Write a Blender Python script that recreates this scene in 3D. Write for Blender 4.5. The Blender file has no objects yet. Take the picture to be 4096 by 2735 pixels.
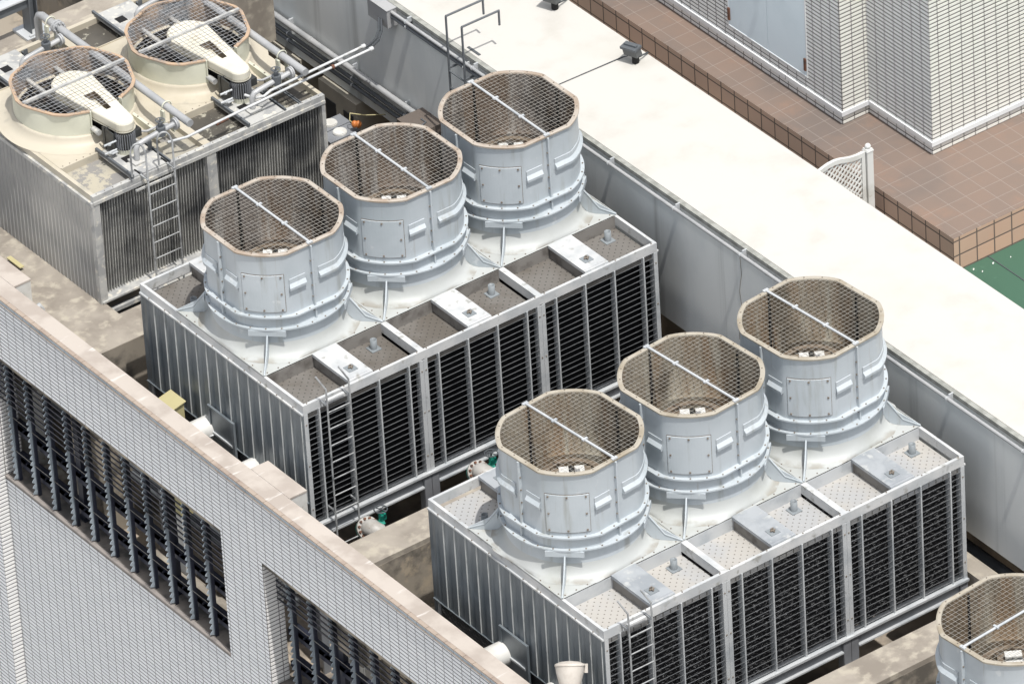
import bpy, math, random
from mathutils import Vector, Matrix
random.seed(7)
U = 2.2            # metres per layout unit (one cooling-tower cell is 1 unit wide)
ZD = 2.25          # layout z of the machine deck is -ZD
SC = bpy.context.scene
COL = SC.collection
pi = math.pi

# ------------------------------------------------------------------ mesh builder
class MB:
    def __init__(s): s.v = []; s.f = []; s.m = []; s.s = []
    def add(s, vs, fs, mi=0, sm=False):
        b = len(s.v); s.v += [tuple(p) for p in vs]
        for f in fs: s.f.append([b + i for i in f]); s.m.append(mi); s.s.append(sm)
        return s
    def box(s, x0, x1, y0, y1, z0, z1, mi=0):
        vs = [(x0,y0,z0),(x1,y0,z0),(x1,y1,z0),(x0,y1,z0),(x0,y0,z1),(x1,y0,z1),(x1,y1,z1),(x0,y1,z1)]
        return s.add(vs, [(0,3,2,1),(4,5,6,7),(0,1,5,4),(1,2,6,5),(2,3,7,6),(3,0,4,7)], mi)
    def obox(s, c, ax, ay, az, mi=0):
        c, ax, ay, az = Vector(c), Vector(ax), Vector(ay), Vector(az)
        vs = [c + i*ax + j*ay + k*az for k in (-1,1) for i, j in ((-1,-1),(1,-1),(1,1),(-1,1))]
        return s.add(vs, [(0,3,2,1),(4,5,6,7),(0,1,5,4),(1,2,6,5),(2,3,7,6),(3,0,4,7)], mi)
    def prism(s, pts, ax, a, b, mi=0, sm=False):
        # pts: 2D polygon in the plane normal to ax; extruded from a to b
        def P(p, t):
            return {'x': (t, p[0], p[1]), 'y': (p[0], t, p[1]), 'z': (p[0], p[1], t)}[ax]
        n = len(pts)
        vs = [P(p, a) for p in pts] + [P(p, b) for p in pts]
        s.add(vs, [(i, (i+1) % n, n+(i+1) % n, n+i) for i in range(n)], mi, sm)
        return s.add(vs, [tuple(range(n))[::-1], tuple(range(n, 2*n))], mi)
    def tube(s, pts, r, n=8, mi=0, caps=True, sm=True):
        P = [Vector(p) for p in pts]; rings = []
        up = None
        for i, p in enumerate(P):
            d = (P[min(i+1, len(P)-1)] - P[max(i-1, 0)]).normalized()
            if up is None:
                up = Vector((0,0,1)) if abs(d.z) < .9 else Vector((1,0,0))
            a = d.cross(up).normalized(); b = a.cross(d).normalized(); up = b
            k = 1.0
            if 0 < i < len(P)-1:
                c = (P[i]-P[i-1]).normalized().dot((P[i+1]-P[i]).normalized())
                k = 1/max(.5, math.sqrt((1+c)/2))
            rr = r[i] if isinstance(r, (list, tuple)) else r
            rings.append([p + rr*(a*math.cos(t)+b*math.sin(t))*(1 if k == 1 else (k+1)/2) for t in [2*pi*j/n for j in range(n)]])
        vs = [q for R_ in rings for q in R_]
        fs = [(i*n+j, i*n+(j+1) % n, (i+1)*n+(j+1) % n, (i+1)*n+j) for i in range(len(P)-1) for j in range(n)]
        s.add(vs, fs, mi, sm)
        if caps: s.add(rings[0], [tuple(range(n))[::-1]], mi); s.add(rings[-1], [tuple(range(n))], mi)
        return s
    def cyl(s, c, r, h, n=16, mi=0, ax='z', r2=None):
        c = Vector(c); d = {'x': Vector((1,0,0)), 'y': Vector((0,1,0)), 'z': Vector((0,0,1))}[ax]
        return s.tube([c, c+d*h], [r, r if r2 is None else r2], n, mi)
    def rings(s, R_, mi=0, sm=True, closed=True):
        n = len(R_[0]); vs = [q for r in R_ for q in r]
        m = n if closed else n-1
        return s.add(vs, [(i*n+j, i*n+(j+1) % n, (i+1)*n+(j+1) % n, (i+1)*n+j) for i in range(len(R_)-1) for j in range(m)], mi, sm)
    def mesh(s, name, mats, off=(0,0,0)):
        me = bpy.data.meshes.new(name)
        me.from_pydata([((p[0]-off[0])*U, (p[1]-off[1])*U, (p[2]-off[2])*U) for p in s.v], [], s.f)
        for m in mats: me.materials.append(m)
        me.polygons.foreach_set('material_index', s.m)
        me.polygons.foreach_set('use_smooth', s.s)
        me.update(); return me

def W(p): return Vector((p[0]*U, p[1]*U, (p[2]+ZD)*U))
def put(name, me, parent=None, loc=None, rot=0):
    o = bpy.data.objects.new(name, me); COL.objects.link(o)
    if parent is not None: o.parent = parent
    if loc is not None: o.location = Vector(loc)*U if parent is not None else W(loc)
    if rot: o.rotation_euler = (0, 0, rot)
    return o
def tag(o, label=None, cat=None, group=None, kind=None):
    if label: o['label'] = label
    if cat: o['category'] = cat
    if group: o['group'] = group
    if kind: o['kind'] = kind
    return o
def thing(name, label, cat, loc, group=None, rot=0):
    return tag(put(name, None, None, loc, rot), label, cat, group)
def one(name, mb, mats, label=None, cat=None, loc=(0,0,0), group=None, kind=None):
    """a top-level mesh; mb given in layout coordinates, origin moved to loc"""
    if not isinstance(mats, (list, tuple)): mats = [mats]
    return tag(put(name, mb.mesh(name, mats, loc), None, loc), label, cat, group, kind)
def part(name, mb, mats, parent, off=(0,0,0)):
    if not isinstance(mats, (list, tuple)): mats = [mats]
    return put(name, mb.mesh(name, mats, off), parent)

# ------------------------------------------------------------------ materials
def srgb(r, g, b):
    f = lambda c: (c/255)/12.92 if c/255 <= .04045 else ((c/255+.055)/1.055)**2.4
    return (f(r), f(g), f(b), 1)
class N:
    def __init__(s, name, rough=.6, metal=0.0, spec=.4):
        s.m = bpy.data.materials.new(name); s.m.use_nodes = True
        s.t = s.m.node_tree; s.b = s.t.nodes['Principled BSDF']
        s.b.inputs['Roughness'].default_value = rough; s.b.inputs['Metallic'].default_value = metal
        s.b.inputs['Specular IOR Level'].default_value = spec
        g = s.t.nodes.new('ShaderNodeNewGeometry'); s.pos = g.outputs['Position']
        tc = s.t.nodes.new('ShaderNodeTexCoord'); s.obj = tc.outputs['Object']
        s.sep = None
    def new(s, k): return s.t.nodes.new(k)
    def L(s, a, b): s.t.links.new(a, b)
    def xyz(s, i):
        if s.sep is None:
            s.sep = s.new('ShaderNodeSeparateXYZ'); s.L(s.pos, s.sep.inputs[0])
        return s.sep.outputs[i]
    def math(s, op, a, b=None, c=None, clamp=False):
        n = s.new('ShaderNodeMath'); n.operation = op; n.use_clamp = clamp
        for i, v in enumerate((a, b, c)):
            if v is None: continue
            if hasattr(v, 'is_linked') or hasattr(v, 'links'): s.L(v, n.inputs[i])
            else: n.inputs[i].default_value = v
        return n.outputs[0]
    def noise(s, scale, detail=4, stretch=(1,1,1), rough=.55, src=None):
        mp = s.new('ShaderNodeMapping'); mp.inputs['Scale'].default_value = stretch
        s.L(src or s.pos, mp.inputs[0])
        n = s.new('ShaderNodeTexNoise'); n.inputs['Scale'].default_value = scale
        n.inputs['Detail'].default_value = detail; n.inputs['Roughness'].default_value = rough
        s.L(mp.outputs[0], n.inputs['Vector']); return n.outputs['Fac']
    def ramp(s, f, lo, hi):
        n = s.new('ShaderNodeMapRange'); n.interpolation_type = 'SMOOTHSTEP'
        n.inputs['From Min'].default_value = lo; n.inputs['From Max'].default_value = hi
        s.L(f, n.inputs['Value']); return n.outputs[0]
    def mix(s, f, a, b, mode='MIX'):
        n = s.new('ShaderNodeMix'); n.data_type = 'RGBA'; n.blend_type = mode
        for sock, v in ((n.inputs[0], f), (n.inputs[6], a), (n.inputs[7], b)):
            if isinstance(v, (int, float)): sock.default_value = v
            elif isinstance(v, tuple): sock.default_value = v
            else: s.L(v, sock)
        return n.outputs[2]
    def base(s, c):
        if isinstance(c, tuple): s.b.inputs['Base Color'].default_value = c
        else: s.L(c, s.b.inputs['Base Color'])
        return s
    def bump(s, h, strength=.3, dist=.02):
        n = s.new('ShaderNodeBump'); n.inputs['Strength'].default_value = strength; n.inputs['Distance'].default_value = dist
        s.L(h, n.inputs['Height']); s.L(n.outputs[0], s.b.inputs['Normal']); return s

def mat(name, c, c2=None, rough=.6, metal=0., scale=1.2, lo=.45, hi=.7, stretch=(1,1,1), c3=None, scale3=6, lo3=.6, hi3=.75, stretch3=(1,1,1), bump=0, bscale=20, spec=.4):
    n = N(name, rough, metal, spec); col = srgb(*c)
    if c2: col = n.mix(n.ramp(n.noise(scale, 5, stretch), lo, hi), col, srgb(*c2))
    if c3: col = n.mix(n.ramp(n.noise(scale3, 6, stretch3), lo3, hi3), col, srgb(*c3))
    n.base(col)
    if bump: n.bump(n.noise(bscale, 4), bump, .01)
    return n.m

def tilemat(name, c, cvar, joint, ax, w, h, a0=0, z0=0, mw=.006, mh=.006, rough=.4, c2=None, bumpd=.004, warm=None, nscale=.6, amt=.5):
    """square-set tiles; ax = world axis index pair (along, up)"""
    n = N(name, rough)
    A = n.math('DIVIDE', n.math('SUBTRACT', n.xyz(ax[0]), a0), w)
    B = n.math('DIVIDE', n.math('SUBTRACT', n.xyz(ax[1]), z0), h)
    fa, fb = n.math('FRACT', A), n.math('FRACT', B)
    def edge(f, m):  # distance to nearest joint, 1 inside tile
        d = n.math('MINIMUM', f, n.math('SUBTRACT', 1.0, f))
        return n.ramp(d, m*.6, m*1.4)
    inside = n.math('MULTIPLY', edge(fa, mw/w), edge(fb, mh/h)) if mh else edge(fa, mw/w)
    cv = n.new('ShaderNodeCombineXYZ'); n.L(n.math('FLOOR', A), cv.inputs[0]); n.L(n.math('FLOOR', B), cv.inputs[1])
    wn = n.new('ShaderNodeTexWhiteNoise'); wn.noise_dimensions = '3D'; n.L(cv.outputs[0], wn.inputs['Vector'])
    col = n.mix(n.math('MULTIPLY', wn.outputs['Value'], amt), srgb(*c), srgb(*cvar))
    if c2: col = n.mix(n.ramp(n.noise(nscale, 5), .42, .68), col, srgb(*c2))
    if warm: col = n.mix(n.math('MULTIPLY', n.ramp(n.noise(1.4, 7, rough=.7), .50, .80), .7), col, srgb(*warm))
    n.base(n.mix(inside, srgb(*joint), col)).bump(inside, .6, bumpd)
    return n.m

M = {}
n = N('stack_grey_blue', .42)
c = n.mix(n.ramp(n.noise(.9, 5), .4, .65), srgb(176,183,188), srgb(165,173,178))
c = n.mix(n.ramp(n.noise(2.4, 6, (2.5,2.5,.3)), .54, .76), c, srgb(152,156,155))
c = n.mix(n.math('MULTIPLY', n.ramp(n.noise(2.2, 5, (6,6,.22), .7), .60, .74), .45), c, srgb(134,122,106))   # rust and dust runs
n.base(n.mix(n.math('MULTIPLY', n.ramp(n.noise(5, 5), .64, .72), .5), c, srgb(196,199,200))); M['frp'] = n.m
n = N('stack_foot_off_white', .5)
c = n.mix(n.ramp(n.noise(1.1, 5), .45, .7), srgb(172,175,174), srgb(162,165,162))
sp = n.new('ShaderNodeSeparateXYZ'); n.L(n.obj, sp.inputs[0])
ft = n.math('MULTIPLY', n.ramp(n.math('SUBTRACT', .06, sp.outputs[2]), 0, .06), n.ramp(n.noise(3.2, 6), .42, .6))   # dirt settled along the foot joint
n.base(n.mix(n.math('MULTIPLY', ft, .6), c, srgb(124,114,98))); M['frp_foot'] = n.m
M['frp_deck'] = mat('deck_off_white', (172,175,174), (164,166,162), .5, scale=1.1, c3=(140,135,122), scale3=2.6, lo3=.62, hi3=.80)
M['rim_b'] = mat('rim_tan', (166,158,148), (148,134,120), .7, scale=3.5, lo=.4, hi=.65, c3=(166,160,152), scale3=9)
M['rim_c'] = mat('rim_cream', (160,154,142), (142,133,117), .7, scale=3.5, lo=.4, hi=.7, c3=(164,158,146), scale3=9)
def inner(name, base, brown, dark, grey):
    n = N(name, .85)
    c = n.mix(n.ramp(n.noise(1.6, 4, (1.6,1.6,.25)), .38, .62), srgb(*base), srgb(*brown))
    c = n.mix(n.ramp(n.noise(3.2, 5, (2,2,.15)), .5, .68), c, srgb(*grey))
    c = n.mix(n.ramp(n.noise(1.3, 5, (1,1,.6)), .52, .70), c, srgb(*dark))
    n.base(c); return n.m
M['in_b'] = inner('stack_inner_dirty', (112,106,102), (100,86,74), (52,49,47), (140,137,133))
M['in_c'] = inner('stack_inner_brown', (134,126,112), (122,104,84), (84,76,64), (146,141,128))
M['galv'] = mat('galvanised_steel', (190,193,195), (168,173,177), .4, .2, scale=2.2, c3=(140,142,142), scale3=7, lo3=.62, hi3=.8)
M['white_metal'] = mat('white_painted_metal', (190,191,191), (172,175,177), .45, scale=2.2, lo=.4, hi=.62, c3=(146,146,142), scale3=7, lo3=.56, hi3=.72)
M['lv'] = mat('louvre_blade', (150,153,156), (112,115,118), .45, .2, scale=3)
M['pipe'] = mat('pipe_grey', (166,167,168), (150,152,154), .4, .1, scale=2.5)
M['pipe_dk'] = mat('pipe_dark_grey', (92,96,100), (76,80,84), .5)
M['wire'] = mat('mesh_wire', (158,155,148), (132,124,112), .5, .3, scale=5)
M['wire_a'] = mat('mesh_wire_galvanised', (160,162,165), (120,108,98), .5, .3, scale=5)
M['bolt'] = mat('bolt_rusty', (124,116,107), (92,80,70), .7, scale=30)
M['black'] = mat('seal_black', (20,20,22), rough=.7)
M['panel_side'] = mat('ribbed_zinc_panel', (116,123,128), (88,96,102), .36, .25, scale=1.1, stretch=(1,1,.5), c3=(138,145,150), scale3=1.7, lo3=.5, hi3=.75, stretch3=(1,1.4,.5))
M['grime'] = mat('basin_wall_grime', (124,121,117), (92,88,84), .7, scale=4)
M['ladder'] = mat('ladder_dull_grey', (160,162,163), (112,114,116), .5, .15, scale=6)
M['stub'] = mat('pipe_stub_grey', (128,134,138), (108,114,118), .5)
M['valve_white'] = mat('valve_white_worn', (166,164,160), (146,142,136), .5, scale=5, c3=(120,98,78), scale3=9, lo3=.64, hi3=.72)
M['lampcream'] = mat('floodlight_cream', (190,184,176), (178,171,162), .5, scale=6)
M['hatch'] = mat('hatch_zinc', (160,164,168), (142,147,152), .45, .1, scale=2.5, lo=.4, hi=.6, c3=(176,178,178), scale3=5, lo3=.55, hi3=.68)
M['kerb'] = mat('rough_kerb', (152,153,148), (130,131,126), .9, scale=6, lo=.4, hi=.6)
M['panel_rib_lit'] = mat('panel_rib_lit_edge', (180,183,182), (150,154,154), .4, scale=2)  # paler copy of the panel zinc, sunlight painted on the rib faces
M['panel_a'] = mat('ribbed_cream_panel', (178,177,173), (146,147,147), .5, .1, scale=.5, lo=.35, hi=.7, c3=(132,133,134), scale3=.8, lo3=.45, hi3=.8)
M['mount'] = mat('fan_mount_dirty', (116,104,90), (86,74,62), .8, scale=5)
M['beam_steel'] = mat('support_steel_grey', (130,133,138), (112,114,118), .5, .1)
M['navy'] = mat('louvre_post_navy', (44,47,60), (34,37,46), .5, .1)
M['tooth'] = mat('louvre_bracket_blue_grey', (150,160,168), (124,134,142), .45, .1)
M['teal'] = mat('valve_teal', (34,140,122), (20,100,88), .5, scale=9)
M['white_paint'] = mat('white_paint_plain', (205,205,202), (190,189,184), .5, scale=3, c3=(160,146,128), scale3=7, lo3=.64, hi3=.76)
M['rubber'] = mat('cable_dark', (70,74,78), rough=.6)
M['cream'] = mat('cream_frp', (180,173,158), (170,162,144), .5, scale=.9, c3=(150,147,136), scale3=2.4, lo3=.56, hi3=.76)
M['cream_cowl'] = mat('cowl_cream_grey', (196,196,180), (178,179,165), .45, scale=1.1, c3=(150,146,132), scale3=2, lo3=.6, hi3=.8)
M['guard'] = mat('belt_guard_ivory', (204,200,186), (194,189,172), .45, scale=1.4)
M['rim_a'] = mat('cowl_rim_orange', (172,148,124), (146,132,120), .8, scale=3, lo=.4, hi=.7, c3=(124,122,118), scale3=4)
M['in_a'] = mat('cowl_inner', (158,140,124), (136,140,144), .7, scale=1.8, lo=.42, hi=.6, c3=(90,86,84), scale3=2.6, lo3=.56, hi3=.7, stretch3=(1,1,.3))
M['in_a2'] = mat('throat_inner', (52,51,52), (30,30,32), .8, scale=2.5)
M['motor'] = mat('motor_dark', (66,68,68), (48,46,42), .5, .3, scale=6)
M['rust'] = mat('rusty_iron', (104,70,54), (70,56,50), .8, scale=9)
M['fin'] = mat('fill_sheet_grey', (176,176,172), (96,98,100), .6, scale=1.1, lo=.42, hi=.66, stretch=(1,1,1), spec=.3)
M['frame_a'] = mat('weathered_zinc_frame', (178,178,175), (154,155,155), .6, .1, scale=4, lo=.45, hi=.6, c3=(200,196,186), scale3=9, lo3=.55, hi3=.66)
M['conc'] = mat('weathered_concrete', (150,143,133), (126,119,110), .9, scale=1.6, lo=.36, hi=.68, c3=(164,157,144), scale3=4.5, lo3=.48, hi3=.68, bump=.25, bscale=14)
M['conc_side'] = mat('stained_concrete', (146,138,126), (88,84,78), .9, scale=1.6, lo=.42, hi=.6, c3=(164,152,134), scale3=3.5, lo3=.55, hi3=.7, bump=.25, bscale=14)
M['sill'] = mat('sill_dirty', (120,114,108), (80,78,76), .9, scale=2.5, lo=.4, hi=.62, bump=.2, bscale=18)
M['sill_edge'] = mat('sill_edge_grey', (136,130,126), (108,104,102), .8, scale=3)
M['deckfloor'] = mat('deck_floor_concrete', (166,154,139), (120,113,105), .9, scale=1.2, lo=.4, hi=.6, bump=.2)
M['groundm'] = mat('street_concrete', (168,166,162), rough=.9)
M['coping'] = mat('coping_stone', (175,167,159), (158,149,141), .85, scale=1.6, lo=.42, hi=.62, c3=(192,187,182), scale3=2.6, lo3=.60, hi3=.68, stretch3=(.5,2.2,1), bump=.15, bscale=25)
M['capping'] = mat('capping_tan', (156,143,131), (140,126,116), .8, scale=3)
n = N('painted_wall_grey', .75)
c = n.mix(n.ramp(n.noise(.7, 5, (1,1,.4)), .4, .65), srgb(226,229,228), srgb(208,213,214))
c = n.mix(n.math('MULTIPLY', n.ramp(n.noise(1.4, 6, (1,1.6,.05)), .54, .72), .5), c, srgb(136,138,136))
n.base(c).bump(n.noise(30, 4), .12, .01); M['wallw'] = n.m
M['roofw'] = mat('white_coated_roof', (185,183,178), (180,178,171), .8, scale=.8, lo=.5, hi=.75, c3=(176,173,167), scale3=1.6, lo3=.50, hi3=.82, bump=.1, bscale=12)
M['green'] = mat('green_coated_floor', (60,92,75), (50,80,65), .7, scale=.6, c3=(76,110,90), scale3=3, lo3=.62, hi3=.72)
M['cabinet'] = mat('beige_cabinet', (170,164,152), (150,146,136), .6)
M['glass_dk'] = mat('dark_grille', (38,40,44), rough=.4)
M['yellow'] = mat('pale_yellow_paint', (176,168,128), (168,158,118), .5)
M['door'] = mat('door_pale_blue', (210,223,231), (200,214,222), .5, scale=.7, c3=(176,186,198), scale3=1.6, lo3=.58, hi3=.78, stretch3=(1,1.5,.35))
M['trim'] = mat('trim_pale', (214,216,217), (200,202,205), .5)
M['brownbox'] = mat('duct_brown', (98,90,84), (80,74,69), .6)
M['lamp'] = mat('floodlight_grey', (96,98,98), (80,82,84), .5, .2)
M['float'] = mat('orange_float', (190,116,62), rough=.5)
M['joint_f'] = mat('facade_joint', (84,84,86), rough=.9)
M['joint_b'] = mat('building_joint', (66,62,62), rough=.9)
def basin(name, c, c2, c3, hole, scale=.035):
    # perforated distribution basin: staggered round holes
    n = N(name, .6)
    p = .060*U
    def holes(ox, oy):
        a = n.math('SUBTRACT', n.math('FRACT', n.math('ADD', n.math('DIVIDE', n.xyz(0), p), ox)), .5)
        b = n.math('SUBTRACT', n.math('FRACT', n.math('ADD', n.math('DIVIDE', n.xyz(1), p), oy)), .5)
        return n.math('SQRT', n.math('ADD', n.math('MULTIPLY', a, a), n.math('MULTIPLY', b, b)))
    d = n.math('MINIMUM', holes(0, 0), holes(.5, .5))
    col = n.mix(n.ramp(n.noise(1.1, 5), .42, .64), srgb(*c), srgb(*c2))
    col = n.mix(n.ramp(n.noise(6, 4, rough=.8), .64, .72), col, srgb(*c3))
    n.base(n.mix(n.ramp(d, .06, .11), srgb(*hole), col)); return n.m
M['basin_b'] = basin('basin_dark', (110,107,103), (93,88,82), (140,137,133), (50,48,46))
M['basin_c'] = basin('basin_pale', (166,163,158), (158,159,160), (174,171,166), (96,92,86))
def scum(name, c, c2, c3, lo=.5, hi=.56, s=3):
    n = N(name, .5)
    col = n.mix(n.ramp(n.noise(.9, 4), .4, .65), srgb(*c), srgb(*c2))
    col = n.mix(n.ramp(n.noise(s, 9, rough=.75), lo, hi), col, srgb(*c3))
    n.base(col); return n.m
M['scum_cream'] = scum('basin_scum_cream', (168,162,146), (156,152,141), (132,130,127), .53, .57, 2.4)
M['scum_dark'] = scum('basin_scum_dark', (72,69,64), (90,86,79), (156,153,140), .56, .61, 4)
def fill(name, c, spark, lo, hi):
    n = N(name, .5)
    k = n.ramp(n.noise(9, 6, (1.6,1,2.6), .85), lo, hi)  # noise specks paint the glints of the fill into its colour
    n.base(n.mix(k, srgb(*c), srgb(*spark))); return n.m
M['fill_b'] = fill('fill_black', (17,17,20), (120,120,122), .64, .74)
M['fill_c'] = fill('fill_black_limed_glints', (40,39,41), (240,238,234), .535, .65)
# tile materials (joint positions in world metres)
TW, TH = .1035*U, .0325*U
M['tile_f'] = tilemat('facade_tile_grey', (220,222,225), (206,209,213), (112,112,112), (1,2), TW, TH, 0, (ZD-.535)*U, .006, 0, .35, amt=.6)
M['tile_fx'] = tilemat('facade_return_tile', (216,215,213), (204,204,205), (112,110,108), (0,2), TW, TH, -.46*U, (ZD-.535)*U, .007, 0, .35)
BW, BH = .1035*U, .0327*U
ZP = (ZD-.196)*U
M['tile_bx'] = tilemat('building_tile_left', (216,217,216), (204,206,206), (96,94,95), (1,2), BW, BH, .551*U, ZP, .008, 0, .35, amt=.5)
M['tile_by'] = tilemat('building_tile_front', (216,215,208), (206,206,201), (112,108,106), (0,2), BW, BH, 5.062*U, ZP, .008, 0, .35, amt=.5)
TT = .155*U
M['terra_top'] = tilemat('terracotta_paving', (119,105,96), (129,110,98), (146,137,130), (0,1), TT, TT, 4.837*U, -1.03*U, .0035, .0035, .6, c2=(110,100,94), warm=(138,112,96), bumpd=.002)
M['terra_x'] = tilemat('terracotta_side', (170,146,132), (148,128,118), (62,54,52), (1,2), TT, .128*U, -1.078*U, ZP-.043*U, .012, .012, .5, c2=(156,136,124))
M['terra_y'] = tilemat('terracotta_front', (182,152,134), (200,164,140), (100,88,82), (0,2), TT, .122*U, 4.80*U, ZP-.030*U, .012, .012, .5, c2=(192,164,142), warm=(196,146,118))

# ------------------------------------------------------------------ cooling-tower cell (B / C / D type)
YD, LY = .457, 1.938         # front deck edge, cell depth
CY = LY/2
def crad(th, R, a):
    c, s_ = abs(math.cos(th)), abs(math.sin(th))
    return min(R, a/max(c, 1e-6), a/max(s_, 1e-6))
NT = 144
THS = [2*pi*i/NT for i in range(NT)]
def ring(R, a, z, ths=THS): return [(crad(t, R, a)*math.cos(t), crad(t, R, a)*math.sin(t), z) for t in ths]
def bolt(mb, x, y, z, mi=1, r=.0065, h=.006):
    mb.tube([(x, y, z), (x, y, z+h)], r, 6, mi, sm=False)

def stack_parts(v):
    """v: 'b' or 'c' -> list of (name, mesh, children) in stack-centre coordinates"""
    P = []
    sh = MB()
    sh.rings([ring(.56,.499,.004), ring(.525,.499,.010), ring(.497,.49,.026), ring(.478,.478,.05), ring(.466,.466,.085), ring(.462,.462,.11)], 2)
    sh.rings([ring(.462,.462,.11), ring(.462,.462,.225)], 0)
    for i in range(28):
        t = 2*pi*(i+.5)/28; r = crad(t, .488, .462)
        bolt(sh, .487*math.cos(t), .487*math.sin(t), .236, 1, .0055); bolt(sh, r*math.cos(t), r*math.sin(t), .337, 1, .0055)
    sh.rings([ring(.462,.462,.225), ring(.497,.497,.225), ring(.497,.497,.236), ring(.450,.425,.236)], 0, False)
    sh.rings([ring(.470,.443,.236), ring(.472,.438,.325)], 0)
    sh.rings([ring(.472,.438,.325), ring(.500,.474,.325), ring(.500,.474,.337), ring(.474,.435,.337)], 0, False)
    sh.rings([ring(.474,.435,.337), ring(.474,.435,.60), ring(.472,.433,.80), ring(.478,.437,.822)], 0)
    shell = ('shell', sh.mesh('shell', [M['frp'], M['bolt'], M['frp_foot']]), [])
    # seams at the four flats
    for k in range(4):
        sm = MB(); t = k*pi/2; c, s_ = math.cos(t), math.sin(t)
        def ob(r0, r1, z0, z1, w):
            rm = (r0+r1)/2
            sm.obox((rm*c, rm*s_, (z0+z1)/2), (c*(r1-r0)/2, s_*(r1-r0)/2, 0), (-s_*w, c*w, 0), (0,0,(z1-z0)/2))
        ob(.43, .458, .337, .822, .006); ob(.43, .462, .236, .325, .006)
        for z in (.30, .41, .5, .6, .7):
            q = Vector((.447*c, .447*s_, z)); d = Vector((-s_, c, 0))
            sm.tube([q-d*.012, q+d*.012], .006, 6, 1, sm=False)
        shell[2].append(('seam', sm.mesh('seam', [M['frp'], M['bolt']]), []))
    # stiffening ribs
    D = pi/180
    def rib(t0, t1):
        n = max(3, int(abs(t1-t0)/(3*D))); ths = [t0+(t1-t0)*i/n for i in range(n+1)]
        m = MB()
        prof = [(.464,.530),(.497,.536),(.499,.556),(.475,.585),(.464,.590)]
        rr = []
        for dr, z in prof:
            rr.append([((crad(t, .474, .435)+dr-.4735)*math.cos(t), (crad(t, .474, .435)+dr-.4735)*math.sin(t), z) for t in ths])
        rr.append(rr[0]); m.rings(rr, 0, False, False)
        for e in (0, -1): m.add([r[e] for r in rr[:-1]], [tuple(range(5))])
        # flat backing pad
        rr = [[((crad(t, .474, .435)+dr)*math.cos(t), (crad(t, .474, .435)+dr)*math.sin(t), z) for t in ths] for dr, z in ((.001,.500),(.005,.502),(.005,.618),(.001,.62))]
        m.rings(rr, 0, False, False)
        return ('rib', m.mesh('rib', [M['frp']]), [])
    for a, b in ((-83,-7),(7,83),(97,173),(-173,-157),(-113,-97)):
        shell[2].append(rib(a*D, b*D))
    # access panel
    ap = MB(); c0 = -135*D; ths = [c0+(-17.5+35*i/14)*D for i in range(15)]
    rr = [[(r*math.cos(t), r*math.sin(t), z) for t in ths] for r, z in ((.470,.368),(.481,.370),(.481,.664),(.470,.666))]
    ap.rings(rr, 0, False, False)
    for e in (0, -1): ap.add([r[e] for r in rr], [(0,1,2,3)])
    for t in (ths[1], ths[7], ths[13]):
        for z in (.385, .515, .65):
            if t == ths[7] and z == .515: continue
            q = Vector((math.cos(t), math.sin(t), 0)); ap.tube([q*.480+Vector((0,0,z)), q*.487+Vector((0,0,z))], .0075, 6, 1, sm=False)
    # thin dark gap around the panel
    rr = [[(.4755*math.cos(t), .4755*math.sin(t), z) for t in [c0+(-18+36*i/14)*D for i in range(15)]] for z in (.363,.671)]
    ap.rings(rr, 1, False, False)
    shell[2].append(('access_panel', ap.mesh('access_panel', [M['frp'], M['bolt']]), []))
    P.append(shell)
    rm = MB()
    rm.rings([ring(.478,.437,.822), ring(.487,.447,.824), ring(.488,.448,.836), ring(.478,.438,.840), ring(.456,.416,.838), ring(.454,.414,.826)], 0, False)
    for i in range(24):
        t = 2*pi*(i+.5)/24; r = crad(t, .470, .431); bolt(rm, r*math.cos(t), r*math.sin(t), .838, 1, .005, .005)
    P.append(('rim', rm.mesh('rim', [M['rim_'+v], M['bolt']]), []))
    inn = MB()
    inn.rings([ring(.455,.415,.826), ring(.457,.418,.60), ring(.457,.418,.36), ring(.440,.418,.345)], 0)
    inn.rings([ring(.440,.418,.345), ring(.436,.414,.20), ring(.445,.428,.02), ring(.45,.438,-.12)], 0)
    inn.rings([ring(.45,.438,-.12), ring(.02,.02,-.122)], 1)
    for k in range(4):
        t = k*pi/2; q = Vector((math.cos(t), math.sin(t), 0)); d = Vector((-q.y, q.x, 0))
        inn.obox(q*.412+Vector((0,0,.58)), q*.008, d*.006, (0,0,.23), 1)
    P.append(('inner_wall', inn.mesh('inner_wall', [M['in_'+v], M['black']]), []))
    fm = MB()   # fan drive mount below the mesh
    zc = .47
    for r0, r1, z0, z1 in ((.205,.235,zc-.03,zc-.012),(.175,.19,zc-.008,zc+.004)):
        fm.rings([ring(r0,9,z0), ring(r1,9,z0), ring(r1,9,z1), ring(r0,9,z1), ring(r0,9,z0)], 0, False)
    for k in range(6):
        t = 2*pi*k/6+.3; q = Vector((math.cos(t), math.sin(t), 0)); d = Vector((-q.y, q.x, 0))
        fm.obox(q*.15+Vector((0,0,zc-.03)), q*.08, d*.012, (0,0,.012))
    c, s_ = math.cos(-36.5*D), math.sin(-36.5*D)
    ex, ey = Vector((c, s_, 0)), Vector((-s_, c, 0))
    fm.obox((0,0,zc-.01), ex*.13, ey*.10, (0,0,.02))
    for sg in (-1, 1):
        fm.obox(ex*.052*sg+Vector((0,0,zc+.045)), ex*.032, ey*.055, (0,0,.008), 1)
        fm.obox(ex*.052*sg+Vector((0,0,zc+.02)), ex*.026, ey*.045, (0,0,.02), 2)
    fm.tube([ey*-.06+Vector((0,0,zc+.035)), ey*.06+Vector((0,0,zc+.035))], .018, 10, 2)
    fm.cyl((0,0,.1), .05, .36, 14, 2)
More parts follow.
